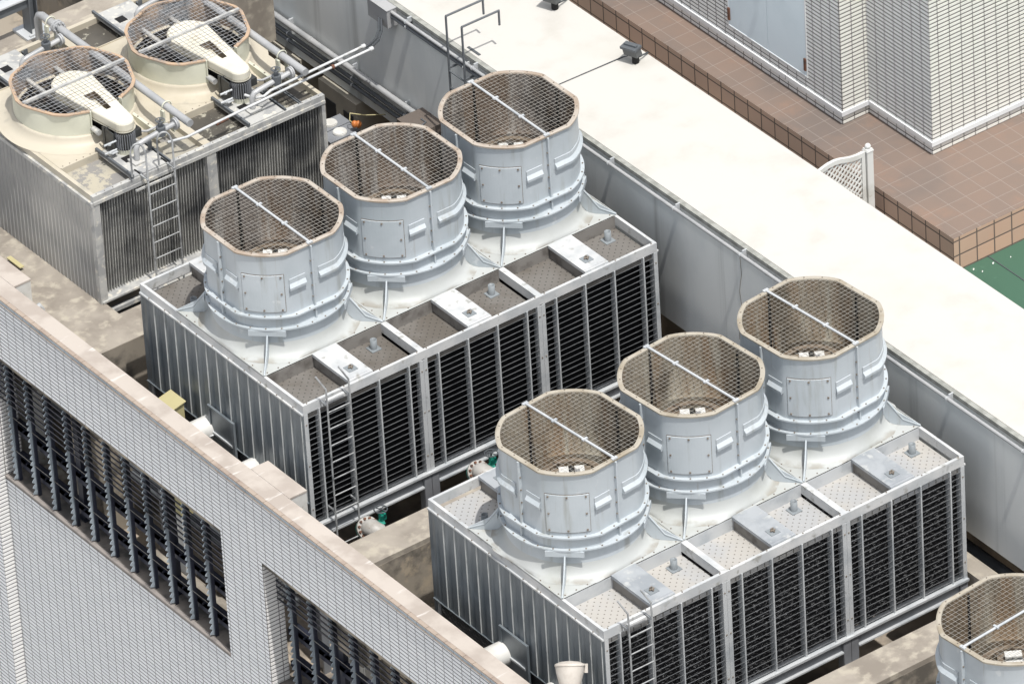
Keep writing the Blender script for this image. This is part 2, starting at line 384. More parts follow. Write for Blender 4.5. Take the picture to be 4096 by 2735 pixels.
    for k in range(6):
        t = 2*pi*k/6; q = Vector((math.cos(t), math.sin(t), 0)); d = Vector((-q.y, q.x, .25))
        fm.obox(q*.24+Vector((0,0,.16)), q*.19, d*.05, (0,0,.004), 2)
    P.append(('fan_mount', fm.mesh('fan_mount', [M['mount'], M['white_paint'], M['motor']]), []))
    gr = MB(); st = .0345
    k = -13
    for k in range(-13, 14):
        u = k*st; lim = .419
        if abs(u) > .418: continue
        half = min(lim, math.sqrt(max(0, .455**2-u*u)))
        gr.tube([(u, -half, .834), (u, half, .834)], .0013, 4, 0, False, False)
        gr.tube([(-half, u, .8345), (half, u, .8345)], .0013, 4, 0, False, False)
    grille = ('guard_mesh', gr.mesh('guard_mesh', [M['wire']]), [])
    P.append(grille)
    tb = MB(); tb.tube([(0,-.440,.846),(0,.440,.846)], .0095, 10)
    tb.box(-.022,.022,-.450,-.428,.838,.850); tb.box(-.022,.022,.428,.450,.838,.850)
    for y in (-.15,.15): tb.box(-.022,.022,y-.008,y+.008,.846,.858)
    P.append(('cross_tube', tb.mesh('cross_tube', [M['galv']]), []))
    return P

def holed(mb, x0, x1, y0, y1, cx, cy, R, z, mi=0):
    ths = set(THS)
    for X in (x0, x1):
        for Y in (y0, y1): ths.add(math.atan2(Y-cy, X-cx) % (2*pi))
    ths = sorted(ths); o = []; i_ = []
    for t in ths:
        c, s_ = math.cos(t), math.sin(t)
        k = min(((x1-cx) if c > 0 else (x0-cx))/c if abs(c) > 1e-6 else 9, ((y1-cy) if s_ > 0 else (y0-cy))/s_ if abs(s_) > 1e-6 else 9)
        o.append((cx+k*c, cy+k*s_, z)); i_.append((cx+R*c, cy+R*s_, z))
    mb.rings([o, i_], mi, False)
def cell_parts(v):
    P = []; bm_ = M['basin_'+v]
    # rim frame of the hot-water basin
    f = MB()
    f.box(0, 1, 0, .022, -.072, 0); f.box(0, 1, LY-.022, LY, -.072, 0)
    for x0, x1 in ((0,.022),(.978,1)):
        f.box(x0, x1, .022, YD, -.072, 0); f.box(x0, x1, LY-YD+.01, LY-.022, -.072, 0)
        f.box(x0, x1, YD, LY-YD+.01, -.072, -.004)
    f.box(-.012, 0, 0, LY, -.078, -.066); f.box(1, 1.012, 0, LY, -.078, -.066)
    for x in (.04, .96, .35, .65): bolt(f, x, .011, 0, 1, .005)
    P.append(('basin_frame', f.mesh('basin_frame', [M['white_metal'], M['bolt']]), []))
    for y0, y1, nm in ((.022, YD, 'front'), (LY-YD+.01, LY-.022, 'back')):
        b = MB(); b.box(.022, .978, y0, y1, -.13, -.1)
        b.box(.022,.978, y1-.004 if nm == 'front' else y0, y1 if nm == 'front' else y0+.004, -.1, -.004, 1)
        ch = []
        hb = MB(); h1 = y1-.005 if nm == 'front' else y1
        hb.box(.40,.60, y0, h1, -.012, .012)
        hb.box(.415,.43, y0, h1, -.1, -.012, 1); hb.box(.57,.585, y0, h1, -.1, -.012, 1)
        hb.box(.40,.60, y0+.02, y0+.024, .012, .015)
        yc = .14 if nm == 'front' else LY-.14
        hb.box(.463,.537, yc-.037, yc+.037, .012, .0165, 4)
        hb.tube([(.48,yc,.026),(.52,yc,.026)], .006, 6, 3); hb.tube([(.5,yc,.014),(.5,yc,.046)], .006, 6, 3)
        hb.tube([(.5,yc-.02,.026),(.5,yc+.02,.026)], .006, 6, 3)
        ch.append(('hatch_cover', hb.mesh('hatch_cover', [M['hatch'] if v == 'c' else M['white_metal'], M['grime'], M['galv'], M['bolt'], M['stub']]), []))
        sx, sy = (.845,.36) if nm == 'front' else (.20, LY-.36)
        sp = MB(); sp.rings([[(sx+r*math.cos(t), sy+r*math.sin(t), z) for t in THS[::9]] for r, z in ((.024,-.1),(.024,-.022),(.019,-.022),(.019,-.09))], 0)
        sp.box(sx-.04, sx+.04, sy-.04, sy+.04, -.1, -.094)
        ch.append(('pipe_stub', sp.mesh('pipe_stub', [M['stub']]), []))
        P.append(('basin', b.mesh('basin', [bm_, M['grime'] if v == 'b' else M['galv']]), ch))
    # deck between basins with rising joints and corner gussets
    d = MB(); y0, y1 = YD, LY-YD+.01
    holed(d, 0, 1, y0, y1, .5, CY, .455, .003)
    for k in range(11):
        x = .045+k*.091; bolt(d, x, y0+.02, .003, 1, .005, .005); bolt(d, x, y1-.02, .003, 1, .005, .005)
    for k in range(10):
        y = y0+.06+k*.098; bolt(d, .02, y, .003, 1, .005, .005); bolt(d, .98, y, .003, 1, .005, .005)
    for x0 in (0, .995):
        d.box(x0, x0+.005, y0, y1, .003, .010)
    GU = []
    for sx in (0, 1):
        for sy in (0, 1):
            g = MB()
            X, Y = (.005 if sx == 0 else .995), (y0 if sy == 0 else y1)
            cx, cy = .5, (y0+y1)/2
            dx, dy = cx-X, cy-Y; L = math.hypot(dx, dy); ux, uy = dx/L, dy/L
            # (distance from corner, z) : fills the fillet between deck and stack
            R0 = L-.46
            pts = [(0,.004),(0,.016),(R0*.55,.10),(R0-.03,.185),(R0-.03,.225),(R0+.01,.225),(R0+.01,.09),(R0-.06,.012),(R0-.12,.004)]
            nrm = Vector((-uy, ux, 0))*.003
            A = [Vector((X+ux*r, Y+uy*r, z))-nrm for r, z in pts]; B = [a+2*nrm for a in A]; n_ = len(pts)
            g.add(A+B, [(i, (i+1) % n_, n_+(i+1) % n_, n_+i) for i in range(n_)]+[tuple(range(n_))[::-1], tuple(range(n_, 2*n_))])
            # bent lug under the round flange
            q = Vector((-ux, -uy, 0)); w = Vector((-uy, ux, 0)); c0 = Vector((cx, cy, 0))
            g.obox(c0+q*.492+Vector((0,0,.203)), w*.13, q*.004, (0,0,.022))
            g.tube([Vector((X,Y,.01))+Vector((ux,uy,0))*.0, Vector((X+ux*R0*.45, Y+uy*R0*.45, .05)), c0+q*.497+Vector((0,0,.19))], .007, 6)
            GU.append(('corner_gusset', g.mesh('corner_gusset', [M['frp']]), []))
    P.append(('deck', d.mesh('deck', [M['frp_deck'], M['bolt']]), GU))
    # louvred air inlet, front and back
    for yy, sg in ((0, 1), (LY, -1)):
        fr = MB(); a, b = sorted((yy, yy+sg*.05))
        for x0, x1 in ((0,.034),(.966,1)):
            fr.box(x0+.0008, x1-.0008, a-.002, b+.002, -1.0, -.074)
            for z in (-.16,-.5,-.86):
                q = (x0+x1)/2; fr.tube([(q, yy, z), (q, yy-sg*.006, z)], .006, 6, 1, sm=False)
        a, b = sorted((yy-sg*.022, yy+sg*.06)); fr.box(0, 1, a, b, -1.012, -.995)
        P.append(('inlet_frame', fr.mesh('inlet_frame', [M['galv'], M['bolt']]), []))
    for x in (.13,.38,.63,.88):
        mu = MB(); mu.box(x-.0055, x+.0055, -.004, .048, -.995, -.072)
        P.append(('mullion', mu.mesh('mullion', [M['galv']]), []))
    lv = MB()
    for k in range(20):
        z = -.112-k*.0452+random.uniform(-.0012,.0012); e_ = random.uniform(-.0025,.0025)
        lv.add([(.034,.004,z+e_),(.966,.004,z),(.966,.004,z-.0045),(.034,.004,z-.0045+e_),(.034,.05,z-.046),(.966,.05,z-.046)], [(0,1,2,3),(0,1,5,4)])
    P.append(('louvre_blades', lv.mesh('louvre_blades', [M['lv']]), []))
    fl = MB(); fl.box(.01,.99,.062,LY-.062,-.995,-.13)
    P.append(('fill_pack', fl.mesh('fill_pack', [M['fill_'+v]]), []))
    # support frame
    s_ = MB()
    for yy, sg in ((0, 1), (LY, -1)):
        a, b = sorted((yy+sg*.012, yy+sg*.03)); s_.box(.065, .935, a, b, -1.10, -1.012)
        a, b = sorted((yy-sg*.012, yy+sg*.06)); s_.box(.065, .935, a, b, -1.112, -1.10, 1)
        for x0, x1 in ((.002,.062),(.938,.998)):
            a, b = sorted((yy-sg*.008, yy+sg*.01)); s_.box(x0, x1, a, b, -ZD, -1.012)
            a, b = sorted((yy+sg*.01, yy+sg*.09)); s_.box((x0+x1)/2-.006, (x0+x1)/2+.006, a, b, -ZD, -1.012)
    s_.box(.2,.26,.03,LY-.03,-1.10,-1.02); s_.box(.74,.80,.03,LY-.03,-1.10,-1.02)
    P.append(('support_frame', s_.mesh('support_frame', [M['beam_steel'], M['galv']]), []))
    return P

def side_panel_parts():
    m = MB(); X = 0
    z0, z1 = -.80, -.079; per = .125; n_ = int((LY-.02)/per)
    pts = [(X, .006)]
    y = .02
    while y < LY-.06:
        pts += [(X, y), (X-.011, y+.003), (X-.010, y+.050), (X-.003, y+.064), (X-.008, y+.095)]
        y += per
    pts += [(X, LY-.006)]
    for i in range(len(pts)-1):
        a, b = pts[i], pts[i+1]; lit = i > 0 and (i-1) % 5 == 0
        m.add([(*a, z0), (*b, z0), (*b, z1), (*a, z1)], [(0,1,2,3)], 2 if lit else 0)  # rib faces turned to the sun take the paler, painted-lit zinc
    m.box(X-.016, X+.002, .004, LY-.004, z0-.006, z0)
    m.box(X-.004, X-.0005, .0, .03, -1.0, -.079)
    m.box(X-.004, X-.0005, LY-.03, LY, -1.0, -.079)
    for k in range(10): m.tube([(X-.012, .1+k*.19, -.05), (X-.018, .1+k*.19, -.05)], .005, 6, 1)
    # flat lower wall with service door
    lo = MB(); lo.box(X+.01, X+.03, .03, LY-.03, -1.0, z0-.006, 0)
    d = MB(); y0, y1, zt = .845, 1.16, -.585
    d.box(X-.024, X-.0145, y0, y1, -1.30, zt)
    for a, b, c, e in ((y0+.0,y1,zt-.018,zt),(y0,y0+.03,-1.3,zt-.018),(y1-.03,y1,-1.3,zt-.018)): d.box(X-.032, X-.024, a, b, c, e)
    d.box(X-.036, X-.024, y0+.03, y1-.03, -.80, -.785, 1); d.box(X-.036, X-.024, y0+.03, y1-.03, -1.05, -1.035, 1)
    d.tube([(X-.03,y1-.06,-.81),(X-.06,y1-.06,-.81),(X-.06,y1-.03,-.82)], .005, 6, 1)
    return [('side_panel', m.mesh('side_panel', [M['panel_side'], M['bolt'], M['panel_rib_lit']]), []),
            ('lower_wall', lo.mesh('lower_wall', [M['beam_steel']]), []),
            ('service_door', d.mesh('service_door', [M['panel_side'], M['galv']]), [])]
def ladder_parts():
    m = MB(); xs = (.146,.334); rails = []
    for x in xs:
        r = MB(); dx = -.035
        r.tube([(x+dx*1.3, -.03, .215), (x, -.075, .115), (x, -.08, 0), (x, -.08, -1.55)], .0068, 8)
        r.box(x-.006, x+.006, -.08, .0, -.022, -.008)
        r.box(x-.006, x+.006, -.08, .0, -.9, -.886)
        rails.append(('rail', r.mesh('rail', [M['ladder']]), []))
    for k in range(10):
        r = MB(); z = -.075-k*.138; r.tube([(xs[0],-.08,z),(xs[1],-.08,z)], .0048, 6); rails.append(('rung', r.mesh('rung', [M['ladder']]), []))
    m.box(xs[0]+.02, xs[1]-.02, -.045, -.022, -.02, -.005); m.box(xs[0]-.01, xs[1]+.01, -.03, -.022, -.045, -.03)
    return [('ladder', m.mesh('ladder', [M['white_metal']]), rails)]

STACK = {v: stack_parts(v) for v in 'bc'}
CELL = {v: cell_parts(v) for v in 'bc'}
SIDE = side_panel_parts(); LADDER = ladder_parts()
def spawn(parts, parent, loc=None, rot=0):
    for nm, me, ch in parts:
        o = put(nm, me, parent, loc, rot)
        spawn(ch, o)
def tower(loc, v, rot, label, side=False, lad=False, group=None, turn=0):
    t = thing('cooling_tower', label, 'cooling tower', loc, group, turn)
    spawn(CELL[v], t)
    spawn(STACK[v], t, (.5, CY, 0), rot)
    if side: spawn(SIDE, t)
    if lad: spawn(LADDER, t)
    return t
GB = 'round-stack cooling towers with blue-grey stacks'
R5 = 4.7*pi/180
tower((0,0,0), 'b', 0, 'blue-grey cooling tower with dark basins, tan rim and a ladder, beside the pale slab', True, True, GB)
tower((1,0,0), 'b', 0, 'blue-grey cooling tower with dark basins and tan rim, middle one of the middle row', False, False, GB)
tower((2,0,0), 'b', 0, 'blue-grey cooling tower with dark basins and tan rim, in front of the black wall ladder', False, False, GB)
CX, CYY = .0145, -3.349
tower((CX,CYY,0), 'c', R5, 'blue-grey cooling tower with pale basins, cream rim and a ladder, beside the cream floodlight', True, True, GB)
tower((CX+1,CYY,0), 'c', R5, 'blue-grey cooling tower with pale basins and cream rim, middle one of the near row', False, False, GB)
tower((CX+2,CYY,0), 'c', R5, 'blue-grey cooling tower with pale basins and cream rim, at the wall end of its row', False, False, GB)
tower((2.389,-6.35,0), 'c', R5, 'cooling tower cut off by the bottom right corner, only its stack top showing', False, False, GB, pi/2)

# ------------------------------------------------------------------ cream twin tower (A)
AX, AY, AZ, AL = .20, 2.774, .20, 1.93
def cream_tower(idx, label, side, lad):
    x0 = AX+idx*.99; T = thing('cooling_tower', label, 'cooling tower', (x0, AY, AZ), 'cream cooling towers with belt guards')
    O = (x0, AY, AZ)
    def P(name, mb, mats, parent=T): return part(name, mb, mats, parent, O)
    W_ = .99; x1 = x0+W_; y0, y1 = AY, AY+AL; zt = AZ
    fb, bb = y0+.44, y1-.38          # basin limits
    f = MB()
    f.box(x0, x1, y0, y0+.035, zt-.075, zt, 1); f.box(x0, x1, y0-.006, y0, zt-.07, zt-.045, 1)
    f.box(x0, x1, y1-.035, y1, zt-.075, zt, 0)
    f.box(x0, x0+.03, y0+.035, y1-.035, zt-.075, zt, 0); f.box(x1-.03, x1, y0+.035, y1-.035, zt-.075, zt, 0)
    for k in range(14): bolt(f, x0+.04+k*.07, y0+.017, zt, 2, .004, .004)
    P('top_frame', f, [M['cream'], M['frame_a'], M['bolt']])
    d = MB(); holed(d, x0+.03, x1-.03, fb, bb, x0+.52, AY+.986, .40, zt+.002); d.box(x0+.03, x1-.03, fb-.012, fb, zt-.07, zt+.012); d.box(x0+.03, x1-.03, bb, bb+.008, zt-.07, zt+.010)
    for k in range(16): bolt(d, x0+.06+k*.058, fb+.02, zt+.002, 1, .004, .004)
    P('deck', d, [M['cream'], M['bolt']])
    for a, b, m_ in ((y0+.035, fb-.012, 'scum_cream' if idx == 0 else 'scum_dark'), (bb, y1-.035, 'scum_dark')):
        q = MB(); q.box(x0+.03, x1-.03, a, b, zt-.07, zt-.045)
        P('basin', q, [M[m_]])
    # splash board and cover plate, front and back
    for a, b in ((y0+.01, fb-.01), (bb+.01, y1-.01)):
        c = MB(); c.box(x0+.345, x0+.645, a, b, zt-.012, zt+.012)
        c.box(x0+.335, x0+.352, a-.01, b+.03, zt+.012, zt+.035, 1)
        c.box(x0+.655, x0+.668, a, b-.06, zt-.03, zt+.02, 1)
        c.box(x0+.62, x0+.65, a+.2, a+.21, zt+.012, zt+.09, 1)
        c.box(x0+.415, x0+.485, (a+b)/2-.03, (a+b)/2+.04, zt+.012, zt+.016, 2)
        P('cover_plate', c, [M['frame_a'], M['pipe_dk'], M['black']])
    if idx == 1:
        c = MB(); c.box(x0+.78, x0+.79, y0+.02, fb-.02, zt+.0, zt+.012); c.box(x0+.80, x0+.806, y0+.02, fb-.02, zt+.0, zt+.01); P('splash_bar', c, [M['pipe_dk']])
    # cowl with a slot for the belt guard
    cx, cy = x0+.52, AY+.986
    t0, t1 = -107*pi/180, (360-73)*pi/180-2*pi
    t0, t1 = -72*pi/180, 253*pi/180
    ths = [t0+(t1-t0)*i/110 for i in range(111)]
    def oct8(t, R):  # circle with eight cut flats
        k = pi/4; u = (t % k)-k/2
        return min(R, R*.962/math.cos(u))
    def rg(R, z, oc=0, T_=None): return [(cx+(oct8(t, R) if oc else R)*math.cos(t), cy+(oct8(t, R) if oc else R)*math.sin(t), zt+z) for t in (T_ or ths)]
    zr = .26
    b = MB(); b.rings([rg(.56,.003,0,THS), rg(.50,.010,0,THS), rg(.465,.03,0,THS), rg(.448,.06,0,THS), rg(.442,.075,0,THS), rg(.43,.078,0,THS), rg(.405,.05,0,THS)], 0); b.rings([rg(.405,.05,0,THS), rg(.40,-.3,0,THS)], 1)
    base_o = P('cowl_base', b, [M['cream'], M['in_a2']])
    ks = MB(); ks.add([(cx+.40*math.cos(t), cy+.40*math.sin(t), zt-.3) for t in THS], [tuple(range(NT))]); P('throat', ks, [M['black']])
    w_ = MB(); w_.rings([rg(.432,.07), rg(.428,.12), rg(.430,.20), rg(.440,zr-.01,1)], 0, True, False)
    w_.rings([rg(.420,.0), rg(.416,.12), rg(.418,.20), rg(.428,zr-.01,1)], 1, True, False)
    for e in (0, -1):
        t = ths[e]; c_, s_ = math.cos(t), math.sin(t)
        w_.obox((cx+.43*c_, cy+.43*s_, zt+.16), (.014*c_,.014*s_,0), (-s_*.004, c_*.004, 0), (0,0,.10))
    cowl = P('cowl', w_, [M['cream_cowl'], M['in_a']])
    r_ = MB(); r_.rings([rg(.438,zr-.012,1), rg(.449,zr-.010,1), rg(.449,zr,1), rg(.425,zr+.002,1), rg(.425,zr-.012,1)], 0, False, False)
    P('rim', r_, [M['rim_a']], cowl)
    g = MB(); st = .037
    for k in range(-11, 12):
        u = k*st; h = math.sqrt(max(0, .425**2-u*u)); lo = -h if abs(u) > .125 else -.40
        g.tube([(cx+u, cy+lo, zt+zr+.004), (cx+u, cy+h, zt+zr+.004)], .0015, 4, 0, False, False)
        g.tube([(cx-h, cy+u, zt+zr+.005), (cx+h, cy+u, zt+zr+.005)], .0015, 4, 0, False, False)
    P('guard_mesh', g, [M['wire_a']], cowl)
    br = MB(); br.box(cx-.43, cx+.435, cy-.030, cy-.008, zt+zr+.006, zt+zr+.012); br.box(cx-.43, cx+.435, cy-.032, cy-.028, zt+zr-.012, zt+zr+.012)
    P('brace_bar', br, [M['frame_a']], cowl)
    # interior: carrier tubes, fan
    it = MB()
    for dx in (-.12, .12): it.tube([(cx+dx, cy-.44, zt+.12), (cx+dx, cy+.41, zt+.12)], .017, 10)
    P('carrier_tube', it, [M['frame_a']])
    fn = MB(); fn.cyl((cx, cy, zt-.02), .07, .10, 16)
    for k in range(6):
        t = 2*pi*k/6+.2; q = Vector((math.cos(t), math.sin(t), 0)); dd = Vector((-q.y, q.x, .35))
        fn.obox(Vector((cx, cy, zt+.03))+q*.23, q*.17, dd*.05, (0,0,.004))
    P('fan', fn, [M['motor']])
    # belt guard: teardrop box with a slot
    gx, gy0, R0 = cx-.005, cy-.03, .160
    fy, R1 = cy-.645, .075
    def tear(off):
        pts = []
        for i in range(25):
            t = pi*i/24*1.0+0; pts.append((gx+(R0+off)*math.cos(t), gy0+(R0+off)*math.sin(t)))
        for i in range(13):
            t = pi+pi*i/12; pts.append((gx+(R1+off)*math.cos(t), fy+(R1+off)*math.sin(t)))
        return pts
    za, zb = zt+.20, zt+.262
    B = MB(); o_ = tear(0)
    slot = [(gx-.048, gy0-.19), (gx+.048, gy0-.19), (gx+.020, gy0-.44), (gx-.020, gy0-.44)]
    L_, n_ = len(o_), 4
    B.rings([[(*p, za) for p in o_], [(*p, zb-.01) for p in o_], [(p[0]+(gx-p[0])*.06, p[1]+(-.008 if p[1] > cy else .006), zb) for p in o_]], 0, False)
    for z, fl_ in ((zb, 1), (za, 0)):   # top face with a slot: fan of quads left / right of slot
        ring_o = [(p[0]+((gx-p[0])*.06 if fl_ else 0), p[1]+((-.008 if p[1] > cy else .006) if fl_ else 0), z) for p in o_]
        # split polygon into 4 faces around the slot
        s0, s1, s2, s3 = [(q[0], q[1], z) for q in slot]
        right = ring_o[36:] if False else None
        idx_top = list(range(0, 25)); idx_bot = list(range(25, 38))
        Bv = ring_o+[s0, s1, s2, s3]; i0, i1, i2, i3 = L_, L_+1, L_+2, L_+3
        B.add(Bv, [tuple(list(range(0, 25))+[i0, i1]), (0, i1, i2, 37), (24, 25, i3, i0), tuple(list(range(25, 38))+[i2, i3])])
    for i in range(4):
        a, b = slot[i], slot[(i+1) % 4]; B.add([(*a, za), (*b, za), (*b, zb), (*a, zb)], [(0,1,2,3)], 1)
    lip = tear(.008); B.rings([[(*p, za-.008) for p in lip], [(*p, za+.002) for p in lip]], 0, False)
    B.add([(*p, za-.008) for p in lip], [tuple(range(L_))])
    P('belt_guard', B, [M['guard'], M['mount']])
    mo = MB(); mx, my = gx-.01, cy-.665
    mo.cyl((mx, my, zt+.012), .066, .035, 20, 1); mo.cyl((mx, my, zt+.047), .062, .135, 20)
    for k in range(26):
        t = 2*pi*k/26; q = Vector((math.cos(t), math.sin(t), 0)); dd = Vector((-q.y, q.x, 0))
        mo.obox(Vector((mx, my, zt+.115))+q*.066, q*.008, dd*.0022, (0,0,.062), 2)
    mo.box(mx+.06, mx+.12, my-.03, my+.03, zt+.10, zt+.16, 0)
    mo.tube([(mx+.12,my,zt+.12),(mx+.18,my-.01,zt+.10),(mx+.26,my-.02,zt+.11),(mx+.34,my-.03,zt+.10)], .009, 8, 3)
    P('motor', mo, [M['motor'], M['cream_cowl'], M['beam_steel'], M['pipe']])
    mt = MB()
    mt.box(mx-.11, mx-.10, my-.02, my+.12, zt+.03, zt+.20); mt.box(mx-.11, mx+.06, my+.08, my+.09, zt+.03, zt+.20)
    for z in (.07, .14): mt.tube([(mx-.19,my-.02,zt+z),(mx-.09,my-.02,zt+z)], .008, 6, 1); mt.cyl((mx-.15,my-.02-.006,zt+z-.006), .014, .012, 6, 1)
    mt.box(mx-.14, mx-.09, my-.04, my+.0, zt+.055, zt+.062, 1)
    mt.tube([(cx-.12, cy-.50, zt+.12), (cx-.12, cy-.43, zt+.12)], .022, 12, 2)
    P('motor_bracket', mt, [M['motor'], M['galv'], M['frame_a']])
    # air inlet fill sheets, leaning in towards the bottom
    zb_ = -.68
    fr = MB(); fr.box(x0, x0+.05, y0, y0+.05, zb_, zt-.075); fr.box(x1-.03, x1, y0, y0+.05, zb_, zt-.075)
    fr.box(x0, x1, y0-.01, y0+.10, zb_-.015, zb_); fr.box(x0, x1, y0+.0, y0+.03, zb_-.13, zb_-.10)
    P('inlet_frame', fr, [M['frame_a']])
    fr = MB(); fr.box(x0, x1, y1-.05, y1, zb_, zt-.075); P('rear_wall', fr, [M['frame_a']])
    fi = MB(); n_ = 40
    for k in range(n_):
        x = x0+.058+k*(W_-.095)/(n_-1); j = random.uniform(-.003, .003); ww = random.uniform(.0019,.0030)
        fi.prism([(y0+.03+j, zt-.08), (y0+.056+j, zt-.08), (y0+.094+j, zb_+.01), (y0+.068+j, zb_+.01)], 'x', x-ww, x+ww)
    P('fill_sheets', fi, [M['fin']])
    bk = MB(); bk.prism([(y0+.062, zt-.075), (y1-.06, zt-.075), (y1-.06, zb_), (y0+.10, zb_)], 'x', x0+.02, x1-.02); P('casing_core', bk, [M['black']])
    su = MB()
    for a in (y0+.05, y1-.08):
        su.box(x0, x1, a, a+.03, -.95, -.81)
    for x in (x0+.06, x1-.1):
        for a in (y0+.05, y1-.08): su.box(x, x+.04, a, a+.03, -ZD, -.95)
    P('support_frame', su, [M['beam_steel']])
    if side:
        m = MB(); pts = []; y = y0+.05
        while y < y1-.02:
            pts += [(x0-.002, y), (x0-.007, y+.003), (x0-.007, y+.010), (x0-.002, y+.013)]; y += .047
        m.rings([[(p[0], p[1], z) for p in pts] for z in (zb_-.2, zt-.07)], 0, False, False)
        m.box(x0-.018, x0, y0+.0, y1, zt-.08, zt-.05, 1)
        m.box(x0-.01, x0, y0, y0+.045, zb_-.2, zt-.08, 1)
        P('side_panel', m, [M['panel_a'], M['frame_a']])
    if lad:
        lm = MB(); lm.box(.53, .86, 2.73, 2.742, .12, .135)
        lo = P('ladder', lm, [M['frame_a']])
        for x in (.615, .84):
            r = MB(); arc = []
            for i in range(13):
                t = pi*i/12; arc.append((x-.045+.045*math.cos(t), 2.715+.02*(1-math.cos(t)), .43+.075*math.sin(t)))
            r.tube([(x,2.70,-.75),(x,2.70,.43)]+arc[1:]+[(x-.09,2.755,.24)], .0072, 8)
            r.box(x-.012, x+.002, 2.69, 2.86, .205, .212); P('rail', r, [M['ladder']], lo)
        for k in range(6):
            r = MB(); z = .075-k*.135; r.tube([(.615,2.70,z),(.84,2.70,z)], .0052, 6); P('rung', r, [M['ladder']], lo)
    return T
cream_tower(0, 'cream cooling tower with ladder and pale scummed basin, nearer the left edge', True, True)
cream_tower(1, 'cream cooling tower with dark splashing basin, in front of the wall with long pipes', False, False)

# supply pipes over the cream towers
def header(x, label, back):
    T = thing('supply_pipe', label, 'pipe', (x, 3.7, .42), 'grey supply pipes over the cream towers')
    O = (x, 3.7, .42)
    h = MB()
    if back: h.tube([(x,4.72,.05),(x,4.72,.36),(x,4.70,.40),(x,4.66,.42),(x,2.81,.42)], .028, 14)
    else: h.tube([(x,5.3,.42),(x,2.81,.42)], .028, 14)
    part('header', h, [M['pipe']], T, O)
    fl = MB(); fl.cyl((x,4.46,.42), .05, .018, 16, 0, 'y'); fl.cyl((x,4.435,.42), .05, .018, 16, 0, 'y')
    for k in range(8):
        t = 2*pi*k/8; fl.tube([(x+.042*math.cos(t),4.42,.42+.042*math.sin(t)),(x+.042*math.cos(t),4.49,.42+.042*math.sin(t))], .007, 6)
    part('flange', fl, [M['pipe']], T, O)
    for y in (2.93, 4.36):
        b = MB(); xe = x-.385
        b.tube([(x-.03,y,.385),(x-.12,y,.375)], .020, 12, 1)
        b.tube([(x-.12,y,.375),(x-.20,y,.368)], .020, 12, 0)
        b.tube([(x-.20,y,.368),(xe+.06,y,.352),(xe+.02,y,.345),(xe,y,.32),(xe,y,.23)], .020, 12, 0)
        b.cyl((x-.062,y,.381), .044, .012, 16, 1, 'x'); b.cyl((x-.048,y,.383), .044, .012, 16, 1, 'x')
        b.box(xe-.05, xe+.05, y-.05, y+.05, .216, .226, 2)
        br = part('branch', b, [M['pipe'], M['pipe'], M['frame_a']], T, O)
        v = MB(); xv = x-.17
        v.cyl((xv,y,.34), .034, .07, 12); v.cyl((xv,y,.41), .016, .035, 10); v.tube([(xv,y,.445),(xv,y,.475)], .006, 6)
        v.tube([(xv+.032*math.cos(t), y+.032*math.sin(t), .462) for t in THS[::12]]+[(xv+.032,y,.462)], .004, 5); v.tube([(xv-.03,y,.462),(xv+.03,y,.462)], .004, 5)
        part('valve', v, [M['pipe_dk']], br, O)
    for y in (3.1, 4.55):
        s_ = MB(); s_.box(x-.045, x-.03, y-.02, y+.02, .2, .40); s_.box(x+.03, x+.045, y-.02, y+.02, .2, .40)
        s_.tube([(x+.04*math.cos(t), y, .42+.04*math.sin(t)) for t in [pi*i/10 for i in range(11)]], .005, 6)
        part('bracket', s_, [M['cream_cowl']], T, O)
    return T
header(1.07, 'grey supply pipe running between the two cream towers', True)
header(2.06, 'grey supply pipe along the far side of the cream tower with the dark basin', False)
# splitter wall of cream duct beside each header
for x, lb in ((.97, 'cream raised strip beside the supply pipe between the cream towers'), (1.97, 'cream raised strip beside the far supply pipe')):
    q = MB(); q.box(x-.012, x+.012, 3.10, 3.95, .203, .262)
    q.box(x-.02, x+.02, 3.07, 3.10, .203, .275)
    for k in range(6): bolt(q, x, 3.2+k*.13, .262, 1, .006)
    one('upstand', q, [M['cream_cowl'], M['bolt']], lb, 'upstand', (x,3.5,.2))
# conduits
def pipe_thing(name, pts, r, m, label, cat, group=None, n_=8, extra=None):
    q = MB(); q.tube(pts, r, n_)
    if extra: extra(q)
    return one(name, q, [m if not isinstance(m, str) else M[m], M['galv'], M['rust']], label, cat, pts[0], group)
pipe_thing('conduit', [(2.62,2.895,.36),(1.80,2.88,.345),(1.74,2.87,.33),(1.70,2.93,.30),(1.66,3.0,.31)], .010, 'white_metal', 'upper white conduit reaching from the wall cables to the far motor', 'conduit', 'white conduits from the wall', extra=lambda q: q.cyl((2.60,2.895,.36), .016, .03, 10, 0, 'x'))
pipe_thing('conduit', [(2.65,2.84,.352),(1.95,2.84,.335),(1.40,2.84,.315),(1.05,2.84,.300),(.93,2.90,.28)], .010, 'white_metal', 'long lower white conduit crossing above both cream basins', 'conduit', 'white conduits from the wall', extra=lambda q: (q.cyl((2.63,2.84,.352), .016, .03, 10, 0, 'x'), q.cyl((2.30,2.84,.345), .018, .02, 8, 2, 'x'), q.tube([(1.40,2.835,.305),(1.30,2.835,.30)], .012, 6, 2)))
CAB = [(3.15, 3.472, 0.094), (3.08, 3.375, 0.069), (2.93, 3.196, 0.145), (2.78, 3.052, 0.23), (2.66, 2.938, 0.312)]
q = MB()
for d in (0, .03): q.tube([(a_, b_-d, c_) for a_, b_, c_ in CAB], .009, 8)
one('cable', q, [M['rubber']], 'pair of dark cables curving from the wall box down to the white conduits', 'cable', (3.12,3.5,.03))

